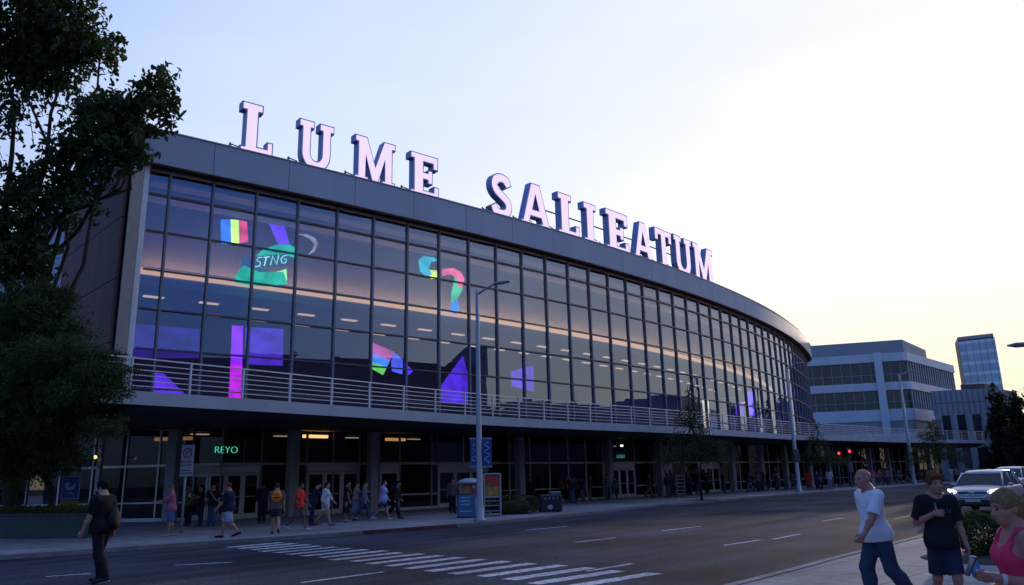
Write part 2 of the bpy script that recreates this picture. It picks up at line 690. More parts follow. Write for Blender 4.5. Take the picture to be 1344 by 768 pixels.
RAILM = mat('white_railing_steel', (.60, .61, .64), .4, .3, var=.08, scale=6)
DOORM = mat('door_aluminium', (.50, .48, .50), .5, .3, var=.08, scale=4)
VGLASS = glass('hall_glazing', (.66, .70, .80), 1.5, .20, (.46, .58, .84), 0.0, .02)
SGLASS = glass('shopfront_glazing', (.42, .44, .48), 1.5, .0, (.45, .5, .6), 0.0, .01)

ROOF_T, ROOF_B = 17.2, 15.65
FLOOR = 4.77
RP = []
x, y, s = -15.83, 31.34, 0.0


def _head(s):
    return 36.88 + .2361 * s + .0019565 * s * s - 7.35e-6 * s ** 3


while s < 112:
    th = _head(s) if s < 86 else min(_head(86) + (s - 86) * 7.5, 215)
    RP.append((x, y, th, s))
    x += .25 * math.cos(rad(th))
    y += .25 * math.sin(rad(th))
    s += .25


def curve(off, s0=0.0, s1=110.0, step=1.0):
    out = []
    for q in RP:
        if q[3] < s0 - 1e-6 or q[3] > s1 + 1e-6:
            continue
        if abs((q[3] - s0) / step - round((q[3] - s0) / step)) < 1e-6:
            t = rad(q[2])
            out.append((q[0] - off * math.sin(t), q[1] + off * math.cos(t)))
    return out


def rp(s, off=0.0):
    q = RP[max(0, min(len(RP) - 1, int(round(s / .25))))]
    t = rad(q[2])
    ds = s - q[3]
    return (q[0] - off * math.sin(t) + ds * math.cos(t), q[1] + off * math.cos(t) + ds * math.sin(t), t)


WD = Vector((-.70, .714))                        # run of the brown end wall
CORNER = Vector((RP[0][0], RP[0][1])) - Vector((math.cos(rad(36.9)), math.sin(rad(36.9)))) * .9
hall = thing('event_hall', 'long curved glass-fronted event hall with grey roof band and street canopy', 'hall', (CORNER.x, CORNER.y, 0))
HOFF = (CORNER.x, CORNER.y, 0)
BACKL, BACKR = CORNER + WD * 38, Vector((8, 136))


def hb(mb, name, m, smooth=False, parent=None):
    return mb.build(name, m, parent or hall, smooth, HOFF)


# roof: slab body set behind separate fascia panels
S_END = 108.0
rl = curve(.12, 0, S_END, .5)
roofpoly = [tuple(CORNER + Vector((.1, .05)))] + rl + [(BACKR.x, BACKR.y), (BACKL.x, BACKL.y)]
hb(MB().prism(roofpoly, ROOF_B + .03, ROOF_T - .04), 'roof', SOFFIT)
mb = MB()
pan = [tuple(CORNER)] + curve(0, 0, S_END, .5)
SP = arclen(pan)
step = 3.6
ss = 0.0
while ss < SP[-1] - .2:
    e = min(ss + step, SP[-1])
    n_ = 6
    L = [walk(pan, ss + .012 + (e - ss - .024) * i / n_, SP)[:2] for i in range(n_ + 1)]
    Q = offset_line(L, -.11)
    mb.prism(L + Q[::-1], ROOF_B, ROOF_T)
    ss = e
# return along the end wall
rw = [CORNER + WD * 14, CORNER]
L = [tuple(CORNER + WD * 14), tuple(CORNER)]
mb.prism(L + offset_line(L, -.11)[::-1], ROOF_B, ROOF_T)
hb(mb, 'fascia', FASCIA)
mb = MB()
mb.beam([(p[0], p[1], ROOF_T + .03) for p in [tuple(CORNER)] + curve(.06, 0, S_END, 1)], .22, .05)
hb(mb, 'roof_coping', PALE)

# glazing: bays of 2.13 m, panes between transoms
ROWS = [FLOOR, 5.75, 7.45, 9.2, 10.95, 12.72, 14.45, ROOF_B + .02]
GO = .75
svals = [0.12, 1.05, 2.96]
while svals[-1] < 102:
    svals.append(svals[-1] + 2.13 if len(svals) > 3 else 5.02)
svals = [v for v in svals if v < 103]
for i in range(len(svals) - 1):
    a, b = rp(svals[i], GO), rp(svals[i + 1], GO)
    nx, ny = (b[1] - a[1]), -(b[0] - a[0])
    Ln = math.hypot(nx, ny)
    nx, ny = nx / Ln, ny / Ln
    mb = MB()
    for r in range(len(ROWS) - 1):
        j = [rng.uniform(-.006, .006) for _ in range(4)]
        mb.add([(a[0] + nx * j[0], a[1] + ny * j[0], ROWS[r]), (b[0] + nx * j[1], b[1] + ny * j[1], ROWS[r]), (b[0] + nx * j[2], b[1] + ny * j[2], ROWS[r + 1]), (a[0] + nx * j[3], a[1] + ny * j[3], ROWS[r + 1])], [(0, 1, 2, 3)])
    win = hb(mb, 'window', VGLASS)
    if i > 0:
        mb = MB()
        t = rp(svals[i], GO)[2]
        c = rp(svals[i], GO - .02)
        mb.box((c[0], c[1], (FLOOR + ROOF_B) / 2), (.11, .22, ROOF_B - FLOOR - .02), t, .015)
        hb(mb, 'mullion', FRAME)
for r in range(1, len(ROWS) - 1):
    hb(MB().beam([(p[0], p[1], ROWS[r]) for p in curve(GO - .07, 0.25, 102.5, .5)], .09, .075), 'transom', TRANSOM)
hb(MB().beam([(p[0], p[1], FLOOR + .08) for p in curve(GO - .05, 0.25, 102.5, .5)], .12, .16), 'window_sill', FRAME)
hb(MB().beam([(p[0], p[1], ROOF_B - .06) for p in curve(GO - .05, 0.25, 102.5, .5)], .12, .12), 'window_head', FRAME)
c = rp(0.0, GO - .15)
hb(MB().box((c[0], c[1], (FLOOR + ROOF_B) / 2), (.24, .30, ROOF_B - FLOOR - .02), c[2], .02), 'corner_post', mat('white_corner_metal', (.72, .74, .78), .5, .1, var=.06))
# dark return between the pale post and the brown wall
c0, c1 = rp(-.14, 1.6), rp(-.14, .05)
a = Vector(rp(-.2, .75)[:2])
hb(MB().prism([tuple(CORNER + Vector((.25, .05))), rp(-.18, .12)[:2], rp(-.18, 1.2)[:2], tuple(CORNER + WD * 1.2 + Vector((.25, .3)))], FLOOR + .01, ROOF_B), 'corner_return', FRAME)
# brown end wall of tall panels with a raking outer edge
mb = MB()
wx, wy = WD
for i in range(7):
    for j in range(4):
        z0, z1 = FLOOR + .02 + j * 2.72, FLOOR + j * 2.72 + 2.70
        a = CORNER + WD * (i * 1.28 + .01)
        b = CORNER + WD * (i * 1.28 + 1.27)
        n2 = Vector((-wy, -wx)) if False else Vector((-.714, -.70))
        o = -n2 * .12
        if i == 6:
            b = CORNER + WD * (i * 1.28 + .25 + .33 * j)
        q = [tuple(b), tuple(a), tuple(a + o), tuple(b + o)]
        mb.prism(q, z0, z1)
hb(mb, 'end_wall', BROWN)
a, b = CORNER + WD * 9.0 + Vector((.3, .3)), CORNER + WD * 30
hb(MB().prism([tuple(b), tuple(a), tuple(a + Vector((.3, .3))), tuple(b + Vector((.3, .3)))], FLOOR, 13.6), 'wing_wall', FASCIA)
# shell that closes the hall behind
mb = MB()


def wallseg(a, b, z0, z1, th=.3):
    d = Vector((b[0] - a[0], b[1] - a[1])).normalized()
    o = Vector((-d.y, d.x)) * th
    mb.prism([tuple(a), tuple(b), (b[0] + o.x, b[1] + o.y), (a[0] + o.x, a[1] + o.y)], z0, z1)


e = rp(S_END - .5, .4)
wallseg(BACKR, BACKL, FLOOR, ROOF_B)
wallseg((e[0], e[1]), (BACKR.x, BACKR.y), FLOOR, ROOF_B)
wallseg((BACKL.x, BACKL.y), tuple(CORNER + WD * .5 + Vector((.28, .28))), FLOOR, ROOF_B, -.25)
hb(mb, 'rear_wall', FASCIA)

# interior: gallery with a lit cove, back wall, floor
hb(MB().prism([rp(.3, 1.3)[:2]] + curve(1.3, 2, 90, 1) + curve(15, 2, 86, 1)[::-1] + [rp(.3, 15)[:2]], FLOOR - .3, FLOOR - .02), 'upper_floor', INNERD)
mbk = MB()
bw = curve(15, 0, 86, 1)
mbk.prism(bw + offset_line(bw, -.2)[::-1], FLOOR, ROOF_B)
hb(mbk, 'inner_wall', INNER)
gal = curve(5.2, .5, 86, 1)
galb = curve(14.9, .5, 86, 1)
hb(MB().prism(gal + galb[::-1], 11.35, 11.75), 'gallery_floor', INNER)
bulk = curve(6.1, .5, 86, 1)
mb = MB()
mb.prism(bulk + offset_line(bulk, -.15)[::-1], 12.40, ROOF_B)
hb(mb, 'gallery_bulkhead', INNER)
mb = MB()
par = curve(5.25, .5, 86, 1)
mb.prism(par + offset_line(par, -.1)[::-1], 11.75, 12.28)
hb(mb, 'gallery_parapet', INNER)
# a hidden strip on top of the parapet washes the bulkhead behind it; the parapet face itself is a dim light panel
strip = curve(5.55, .5, 86, .5)
hb(MB().beam([(p[0], p[1], 12.24) for p in strip], .18, .06), 'cove_light', emit('warm_cove_light', (1.0, .46, .17), 6.0))
strip = curve(5.18, .5, 86, .5)
hb(MB().prism(strip + offset_line(strip, -.04)[::-1], 11.86, 12.20), 'light_panel', emit('warm_light_panel', (1.0, .55, .28), .30))
# steps of the tiered ceiling below the roof seen through the top panes
for kk, (o1, zz) in enumerate(((2.0, 15.45), (3.4, 15.2))):
    st = curve(o1, .5, 86, 1)
    hb(MB().beam([(p[0], p[1], zz) for p in st], .9, .12), 'ceiling_baffle', INNER)

# ---------------- canopy slab
BAL = [(-13.45, 24.0, 4.35), (-12.67, 25.0, 4.35), (-9.55, 28.8, 4.35), (-6.3, 33.0, 4.35), (-3.6, 36.45, 4.35), (.15, 40.9, 4.35), (4.5, 45.5, 4.36), (9, 50.2, 4.38), (16, 58.2, 4.42), (24.8, 69.2, 4.48),
       (34, 78.8, 4.6), (45, 90, 4.7), (62.7, 104, 4.8)]
BALC = [tuple(p) for p in catmull(BAL, 5)]
BXY = [p[:2] for p in BALC]
inner = offset_line(BXY, -.16)
mb = MB()
ret = [(-13.45 - .57 * t, 24.0 + .82 * t) for t in (14, 7)]
outer = ret + BXY
zs = [4.35, 4.35] + [p[2] for p in BALC]
inn = offset_line(outer, -.16)
for i in range(len(outer) - 1):
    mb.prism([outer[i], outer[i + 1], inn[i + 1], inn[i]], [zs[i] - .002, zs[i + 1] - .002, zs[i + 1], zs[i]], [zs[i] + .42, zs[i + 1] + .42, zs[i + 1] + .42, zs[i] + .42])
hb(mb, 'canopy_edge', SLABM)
mb = MB()
inn2 = offset_line(outer, -.165)
back = [(66, 112), (40, 135), (-10, 95), (-34, 60)]
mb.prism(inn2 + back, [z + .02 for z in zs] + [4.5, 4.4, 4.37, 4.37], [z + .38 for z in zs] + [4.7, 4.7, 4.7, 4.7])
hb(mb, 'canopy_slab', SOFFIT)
hb(MB().beam([(p[0], p[1], zs[i] + .435) for i, p in enumerate(inn)], .26, .03), 'canopy_drip', PALE)

# ---------------- balcony railing: posts are sub-parts of the railing
rb = offset_line(outer, -.10)
rail = MB()
for h_ in (.18, .36, .54, .72, .90):
    rail.beam([(p[0], p[1], zs[i] + .44 + h_) for i, p in enumerate(rb)], .024, .030)
railing = hb(rail, 'balcony_railing', RAILM)
tr_ = MB().beam([(p[0], p[1], zs[i] + .44 + 1.1) for i, p in enumerate(rb)], .06, .045)
tr = tr_.build('handrail', RAILM, None, False, HOFF)
tr.parent = railing
SR = arclen(rb)
q = 1.0
np_ = 0
while q < SR[-1]:
    px_, py_, t = walk(rb, q, SR)
    i = min(range(len(rb)), key=lambda i: math.dist(rb[i], (px_, py_)))
    pm = MB().box((px_, py_, zs[i] + .44 + .56), (.06, .085, 1.13), t, .008)
    po = pm.build('post', RAILM, None, False, HOFF)
    po.parent = railing
    q += 2.05
    np_ += 1

# ---------------- ground floor frontage: run of columns, glazed screens and doors
WALL = [(-30, 40.2), (-24, 38.6), (-14, 37.2), (-9.7, 41.5), (-5, 46.2), (6.4, 57.9), (10.9, 62.4), (19.2, 71), (30, 82), (45, 97), (58, 109)]
SW = arclen(WALL)
HEAD = 2.62


def s_of_px(px):
    d = ray(px, 640)
    best = None
    for i in range(len(WALL) - 1):
        a, b = WALL[i], WALL[i + 1]
        c0 = a[0] * d[1] - a[1] * d[0]
        c1 = b[0] * d[1] - b[1] * d[0]
        if c0 * c1 <= 0:
            f = c0 / (c0 - c1)
            return SW[i] + f * (SW[i + 1] - SW[i])


def wallbox(mb, s0, s1, z0, z1, t0, t1, bev=0):
    """box on the frontage between arclengths, t = depth (negative: towards the street)"""
    n_ = max(1, int((s1 - s0) / 6))
    a, b = walk(WALL, s0, SW), walk(WALL, s1, SW)
    d = Vector((b[0] - a[0], b[1] - a[1]))
    L = d.length
    if L < 1e-5:
        return
    d /= L
    nn = Vector((-d.y, d.x))
    c = Vector(((a[0] + b[0]) / 2, (a[1] + b[1]) / 2)) + nn * (t0 + t1) / 2
    mb.box((c.x, c.y, (z0 + z1) / 2), (L, abs(t1 - t0), z1 - z0), math.atan2(d.y, d.x), bev)


Z0 = .10
TOPZ = 4.36
# columns
for px in (144, 237, 373, 478, 672, 790, 858, 953, 992, 1024, 1056, 1082, 1110, 1137, 1162, 1188, 1216, 1244, 1268, 1287):
    s_ = s_of_px(px)
    if s_ is None:
        continue
    mb = MB()
    wdt = .5 if px > 200 else .22
    wallbox(mb, s_ - wdt / 2, s_ + wdt / 2, Z0, TOPZ - .02, -1.0, -1.0 + wdt, .03)
    hb(mb, 'column', CONC)
# door groups (px range) and glazed screens between
GROUPS = [(250, 341, 4), (401, 471, 3), (497, 524, 1), (574, 640, 3), (792, 834, 4), (862, 884, 3), (918, 946, 3)]
DG = [(s_of_px(a), s_of_px(b), n) for a, b, n in GROUPS]
S0, S1 = 1.0, SW[-1]
edges = sorted(set([S0, S1] + [v for a, b, n in DG for v in (a, b)] + SW[1:-1]))
# glass screens, split wherever a door group or bend starts
for a, b in zip(edges, edges[1:]):
    indoor = any(g0 - 1e-6 <= a and b <= g1 + 1e-6 for g0, g1, n in DG)
    z_lo = HEAD + .12 if indoor else Z0 + .1
    mb = MB()
    wallbox(mb, a, b, z_lo, TOPZ - .02, .02, .032)
    hb(mb, 'window', SGLASS)
# mullions + transoms of the screens
s_ = S0
mlist = []
for a, b in zip(edges, edges[1:]):
    indoor = any(g0 - 1e-6 <= a and b <= g1 + 1e-6 for g0, g1, n in DG)
    nm = max(1, round((b - a) / (2.6 if indoor else 1.9)))
    fr = MB()
    for i in range(nm + 1):
        sx_ = a + (b - a) * i / nm
        sx0, sx1 = max(sx_ - .04, 0), sx_ + .04
        wallbox(fr, sx0, sx1, Z0 if not indoor or i in (0, nm) else HEAD + .12, TOPZ - .03, -.05, .07)
    wallbox(fr, a + .045, b - .045, HEAD, HEAD + .12, -.045, .065)
    if not indoor:
        wallbox(fr, a + .045, b - .045, Z0 + .001, Z0 + .16, -.045, .065)
        wallbox(fr, a + .045, b - .045, Z0 + .82, Z0 + .89, -.04, .06)
    hb(fr, 'window_frame', DOORM)
for g0, g1, n in DG:
    W = (g1 - g0 - .1) / n
    fr = MB()
    wallbox(fr, g0 + .05, g1 - .05, HEAD - .34, HEAD - .002, -.06, .08)
    hb(fr, 'door_header', DOORM)
    for i in range(n):
        a, b = g0 + .05 + W * i + .015, g0 + .05 + W * (i + 1) - .015
        leaf = MB()
        z1 = HEAD - .36
        wallbox(leaf, a, a + .11, Z0 + .02, z1, -.03, .03)
        wallbox(leaf, b - .11, b, Z0 + .02, z1, -.03, .03)
        wallbox(leaf, a + .11, b - .11, z1 - .13, z1, -.03, .03)
        wallbox(leaf, a + .11, b - .11, Z0 + .02, Z0 + .27, -.03, .03)
        d_ = hb(leaf, 'door', DOORM)
        gl = MB()
        wallbox(gl, a + .111, b - .111, Z0 + .271, z1 - .131, -.006, .006)
        g_ = gl.build('pane', SGLASS, None, False, HOFF)
        g_.parent = d_
        hd = MB()
        wallbox(hd, a + .13, b - .13, Z0 + 1.02, Z0 + 1.07, -.09, -.055)
        g_ = hd.build('handle', PALE, None, False, HOFF)
        g_.parent = d_
# rooms behind the frontage
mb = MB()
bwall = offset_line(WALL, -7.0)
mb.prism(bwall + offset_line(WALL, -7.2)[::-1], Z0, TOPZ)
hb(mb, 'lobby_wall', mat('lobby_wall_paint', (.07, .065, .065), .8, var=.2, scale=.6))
# rooftop plant box
plant = thing('rooftop_unit', 'small pale box standing on the hall roof near its curved far end', 'roof unit', (*rp(60, 6.0)[:2], ROOF_T))
MB().box((0, 0, .95), (2.4, 2.4, 1.9), .6, .05).build('casing', PALE, plant)
mbx = MB()
for i in range(5):
    mbx.box((0, 0, .4 + i * .25), (2.46, 2.0, .06), .6)
mbx.build('louvre', FRAME, plant)
# ================================================================== ROOF LETTERS
def arc(cx, cy, rx, ry, a0, a1, n=14):
    return [(cx + rx * math.cos(rad(a0 + (a1 - a0) * i / n)), cy + ry * math.sin(rad(a0 + (a1 - a0) * i / n))) for i in range(n + 1)]


def stroke_s():
    P = catmull([(.60, .74), (.53, .86), (.36, .90), (.18, .85), (.13, .72), (.20, .60), (.36, .51), (.53, .41), (.59, .28), (.52, .15), (.35, .10), (.17, .14), (.09, .27)], 6)
    P = [tuple(p) for p in P]
    a = offset_line(P, .095)
    b = offset_line(P, -.095)
    return a + b[::-1]


GLYPH = {
    'L': ([(0, 0), (.66, 0), (.66, .31), (.55, .31), (.55, .17), (.33, .17), (.33, .86), (.42, .86), (.42, 1), (0, 1), (0, .86), (.09, .86), (.09, .14), (0, .14)], None),
    'I': ([(0, 0), (.44, 0), (.44, .14), (.34, .14), (.34, .86), (.44, .86), (.44, 1), (0, 1), (0, .86), (.10, .86), (.10, .14), (0, .14)], None),
    'U': ([(0, 1), (0, .86), (.08, .86), (.08, .36)] + arc(.45, .35, .37, .35, 180, 360) + [(.82, .86), (.90, .86), (.90, 1), (.53, 1), (.53, .86), (.61, .86), (.61, .36)]
          + arc(.45, .35, .16, .17, 0, -180) + [(.29, .86), (.37, .86), (.37, 1)], None),
    'M': ([(0, 0), (.34, 0), (.34, .13), (.27, .13), (.27, .64), (.46, .04), (.60, .04), (.79, .64), (.79, .13), (.72, .13), (.72, 0), (1.06, 0), (1.06, .13), (.98, .13), (.98, .87), (1.06, .87), (1.06, 1), (.76, 1),
           (.53, .38), (.30, 1), (0, 1), (0, .87), (.08, .87), (.08, .13), (0, .13)], None),
    'E': ([(0, 0), (.74, 0), (.74, .30), (.62, .30), (.62, .16), (.33, .16), (.33, .43), (.46, .43), (.46, .35), (.57, .35), (.57, .65), (.46, .65), (.46, .58), (.33, .58), (.33, .84), (.60, .84), (.60, .71), (.72, .71),
           (.72, 1), (0, 1), (0, .87), (.09, .87), (.09, .13), (0, .13)], None),
    'A': ([(0, 0), (.32, 0), (.32, .12), (.25, .12), (.29, .25), (.64, .25), (.68, .12), (.61, .12), (.61, 0), (.95, 0), (.95, .12), (.88, .12), (.60, 1), (.33, 1), (.06, .12), (0, .12)], [(.34, .39), (.465, .80), (.59, .39)]),
    'T': ([(.22, 0), (.60, 0), (.60, .13), (.52, .13), (.52, .85), (.68, .85), (.68, .70), (.82, .70), (.82, 1), (0, 1), (0, .70), (.14, .70), (.14, .85), (.30, .85), (.30, .13), (.22, .13)], None),
    'S': (stroke_s(), None),
}


def ccw(P):
    a = sum(P[i][0] * P[(i + 1) % len(P)][1] - P[(i + 1) % len(P)][0] * P[i][1] for i in range(len(P)))
    return P if a > 0 else P[::-1]


def shrink(P, d):
    n = len(P)
    out = []
    for i in range(n):
        a, b, c = Vector(P[i - 1]), Vector(P[i]), Vector(P[(i + 1) % n])
        e1, e2 = (b - a), (c - b)
        if e1.length < 1e-6 or e2.length < 1e-6:
            out.append(tuple(b))
            continue
        e1.normalize()
        e2.normalize()
        n1, n2 = Vector((-e1.y, e1.x)), Vector((-e2.y, e2.x))
        k = 1 + n1.dot(n2)
        o = (n1 + n2) / max(k, .35)
        out.append((b.x + o.x * d, b.y + o.y * d))
    return out


SHELL = mat('letter_shell_blue_metal', (.22, .28, .50), .45, .2, var=.12, scale=3)
SHELLD = mat('letter_edge_trim', (.10, .09, .16), .5, .2)
STRUT = mat('galvanised_strut', (.20, .21, .23), .5, .5, var=.15, scale=8)
LFACE = emit('lit_letter_face', (.82, .62, 1.0), .30, (.62, .52, .74))


def hit_s(px, py, off):
    d = ray(px, py)
    prev = None
    for q in RP:
        t = rad(q[2])
        X, Y = q[0] - off * math.sin(t), q[1] + off * math.cos(t)
        c = X * d[1] - Y * d[0]
        if prev is not None and prev[0] * c <= 0:
            f = prev[0] / (prev[0] - c)
            s_ = prev[1] + .25 * f
            X, Y = prev[2] + f * (X - prev[2]), prev[3] + f * (Y - prev[3])
            return s_, at(px, py, Y)
        prev = (c, q[3], X, Y)


# (letter, px left of face bottom, px right, label)
LET = [('L', 313, 359, 183, 'large lit lilac letter L that starts the first word of the roof sign'),
       ('U', 389, 438, 200, 'lit lilac roof letter U between the large L and the M'),
       ('M', 463, 519, 215, 'lit lilac roof letter M between the U and the E of the first word'),
       ('E', 536, 576, 238, 'lit lilac roof letter E that ends the first word, before the gap'),
       ('S', 641, 672, 262, 'lit lilac roof letter S that starts the second word, after the gap'),
       ('A', 681, 723, 278, 'lit lilac roof letter A right beside the curved S'),
       ('L', 730, 760, 288, 'smaller lit lilac roof letter L between an A and the I'),
       ('I', 764, 783, 298, 'narrow lit lilac roof letter I, the only I of the sign'),
       ('E', 793, 825, 308, 'lit lilac roof letter E between the I and the second A of its word'),
       ('A', 829, 857, 322, 'lit lilac roof letter A between an E and the T'),
       ('T', 858, 882, 332, 'lit lilac roof letter T, the only T of the sign'),
       ('U', 883, 908, 340, 'lit lilac roof letter U between the T and the last M'),
       ('M', 908, 936, 350, 'last lit lilac roof letter M at the right end of the sign')]
LOFF = 1.3
LH = [2.78, 2.70, 2.70, 2.66, 3.00, 3.05, 3.08, 3.02, 3.15, 3.12, 3.2, 3.3, 3.35]
ZB = ROOF_T + .42
tops = []
for (ch, x0, x1, ym, lab), lh in zip(LET, LH):
    outer, hole = GLYPH[ch]
    outer = shrink(ccw(outer), -.013)
    sa, _ = hit_s(x0 + 3, ym, LOFF)
    sb, _ = hit_s(x1, ym, LOFF)
    a, b = rp(sa, LOFF), rp(sb, LOFF)
    ang = math.atan2(b[1] - a[1], b[0] - a[0])
    wd = math.dist(a[:2], b[:2])
    gw = max(p[0] for p in outer)
    kx = wd / gw
    o = thing('roof_letter', lab, 'roof letter', (a[0], a[1], ZB), ang, 'lit letters of the roof sign')
    DEP = .50
    T = lambda u, v, t: (u * kx, t, v * lh)
    hole = shrink(ccw(hole), .018) if hole else None
    loops = [outer] + ([ccw(hole)[::-1]] if hole else [])
    MB().plate(loops, T, 0, DEP).build('letter_shell', SHELL, o)
    fl = [shrink(outer, .028)]
    if hole:
        fl.append(shrink(ccw(hole), -.022)[::-1])
    MB().plate(fl, T, -.03, -.004).build('letter_face', LFACE, o)
    for fx in (.12, .82):
        u = gw * fx
        if ch == 'T':
            u = gw * (.32 if fx < .5 else .66)
        st = MB()
        bt = (.10 if ch in 'U' else .03) * lh
        st.tube([(u * kx - .10, .55, -.42), (u * kx - .02, .30, .18)], .035, 6)
        st.tube([(u * kx + .05, .30, -.42), (u * kx, .28, .18)], .03, 6)
        st.box((u * kx - .03, .42, -.395), (.40, .42, .04))
        st.build('support_strut', STRUT, o)
    # light brace leaning out to the left of each letter foot
    br = MB().tube([(-.62, .20, -.41), (-.40, .34, .55)], .045, 6).tube([(-.40, .34, .55), (-.16, .30, -.41)], .04, 6).tube([(-.40, .34, .50), (.12, .42, .46)], .03, 6)
    br.build('brace', STRUT, o)
    tops.append(Vector((a[0], a[1], ZB)) + Vector((math.cos(ang), math.sin(ang), 0)) * wd / 2 + Vector((-math.sin(ang), math.cos(ang), 0)) * .62)
rl_ = MB().tube([(p.x, p.y, p.z + 1.75) for p in tops[5:]], .05, 8)
o = rl_.build('sign_rail', STRUT)
prop(o, 'thin steel rail running behind the letters of the second word', 'rail')

# ================================================================== HANGING COLOUR DISPLAYS AND LIGHTS INSIDE THE HALL
def inside(px, py, off):
    return hit_s(px, py, off)[1]


def lit(name, col, k):
    """a lit screen: soft bands and cloudy brighter patches, as projected light shows"""
    m = emit(name, col, k, (.1, .1, .1))
    n, l = m.node_tree.nodes, m.node_tree.links
    if 'screen_noise' not in n:
        tc = n.new('ShaderNodeTexCoord')
        t = n.new('ShaderNodeTexNoise')
        t.name = 'screen_noise'
        t.inputs['Scale'].default_value = 1.1
        t.inputs['Detail'].default_value = 3
        l.new(tc.outputs['Object'], t.inputs['Vector'])
        r = n.new('ShaderNodeMapRange')
        r.inputs['From Min'].default_value, r.inputs['From Max'].default_value = .3, .7
        r.inputs['To Min'].default_value, r.inputs['To Max'].default_value = k * .5, k * 1.15
        l.new(t.outputs['Fac'], r.inputs[0])
        l.new(r.outputs[0], n['Principled BSDF'].inputs['Emission Strength'])
    return m


def sheet(px_poly, off, thick=.06, wave=0.0):
    """a hanging panel: its outline is set on the vertical surface OFF metres behind the roof edge"""
    P = [Vector(inside(x, y, off)) for x, y in px_poly]
    d = P[-1] - P[0]
    s0 = hit_s(sum(p[0] for p in px_poly) / len(px_poly), sum(p[1] for p in px_poly) / len(px_poly), off)[0]
    t = rp(s0, off)[2]
    nn = Vector((math.sin(t), -math.cos(t), 0))
    q = [(p.x, p.y, p.z) for p in P] + [tuple(p - nn * thick) for p in P]
    # flatten to 2D for the caps
    c = P[0]
    ax = Vector((math.cos(t), math.sin(t), 0))
    p2 = [((p - c).dot(ax), p.z) for p in P]
    tri = tessellate_polygon([[Vector((u, v, 0)) for u, v in p2]])
    n = len(P)
    f = []
    for k in tri:
        a, b, e = [Vector((*p2[i], 0)) for i in k]
        if (b - a).cross(e - a).z < 0:
            k = (k[0], k[2], k[1])
        f += [tuple(k), (k[2] + n, k[1] + n, k[0] + n)]
    f += [((i + 1) % n, i, n + i, n + (i + 1) % n) for i in range(n)]
    return MB().add(q, f)


def display(name, label, cat, parts, off):
    """parts: (name, px polygon, colour, strength)"""
    c = inside(parts[0][1][0][0], parts[0][1][0][1], off)
    o = thing(name, label, cat, c, 0, 'lit displays hung inside the hall')
    zt = max(inside(x, y, off)[2] for p in parts for x, y in p[1])
    for i, (nm, poly, col, k) in enumerate(parts):
        sheet(poly, off + .012 * i).build(nm, lit(nm, col, k), o, False, c)
    cb = MB()
    for x, y in (parts[0][1][0], parts[-1][1][-1]):
        a = inside(x, y, off)
        cb.tube([(a[0], a[1], a[2] - .05), (a[0], a[1], max(a[2] + .3, min(ROOF_B, a[2] + 1.2)))], .008, 5)
    cb.build('hanging_wire', STRUT, o, False, c)
    return o


BLU, GRN, RED, VIO, MAG = (.03, .16, .85), (.35, .85, .06), (.75, .05, .12), (.10, .025, .80), (.65, .02, .85)
display('lit_banner', 'hanging lit panel of blue, lime and red upright stripes in upper glazing', 'hanging panel',
        [('blue_stripe', [(290, 288), (302, 288), (303, 320), (291, 320)], BLU, .8), ('lime_stripe', [(303, 288), (313, 289), (314, 319), (304, 320)], (.5, .95, .12), .95),
         ('red_stripe', [(314, 289), (324, 291), (326, 317), (315, 319)], (.75, .06, .16), .7)], 4.2)
display('lit_banner', 'slanted violet lit panel hanging just above the green rounded display', 'hanging panel', [('violet_panel', [(353, 292), (373, 296), (380, 320), (366, 320)], VIO, .85)], 4.2)
g = [(320, 338), (332, 336), (345, 327), (362, 321), (380, 321), (388, 325), (390, 336), (386, 345), (376, 350), (352, 353), (330, 350)]
display('hanging_display', 'rounded green lit display with a dark lettered band, upper left glazing', 'display',
        [('green_base', [(310, 360), (320, 348), (340, 357), (372, 357), (377, 372), (350, 376), (324, 374), (309, 371)], (.0, .45, .22), .62),
         ('blue_panel', [(318, 339), (334, 336), (340, 352), (352, 355), (340, 361), (315, 359)], (.02, .07, .16), .5),
         ('dark_band', [(333, 338), (376, 333), (384, 341), (372, 349), (336, 352)], (.01, .10, .14), .45),
         ('green_top', [(336, 336), (346, 327), (364, 321), (381, 321), (388, 326), (386, 338), (374, 333)], (.0, .48, .30), .62),
         ('lime_edge', [(352, 360), (376, 353), (377, 368), (350, 362)], (.35, .85, .30), .7)], 4.0)
mbt = MB()
for st_ in ([(344, 338), (339, 338), (337, 342), (342, 344), (341, 349), (335, 350)], [(346, 338), (354, 337)], [(350, 337), (347, 349)], [(355, 348), (358, 336), (363, 347), (366, 335)],
            [(377, 335), (372, 336), (369, 340), (370, 345), (375, 345), (376, 340), (373, 340)]):
    mbt.tube([Vector(inside(x_, y_, 3.9)) for x_, y_ in st_], .035, 5)
o = mbt.build('display_lettering', lit('display_lettering', (.35, .75, .70), .55))
prop(o, 'pale slanted lettering strokes across the green rounded display', 'lettering')
display('hanging_ring', 'thin pale crescent ring hanging right of the green rounded display', 'ring',
        [('crescent', [(390, 307), (402, 307), (413, 312), (418, 320), (413, 330), (404, 335), (411, 327), (413, 320), (408, 314), (398, 309)], (.42, .36, .44), .4)], 4.0)
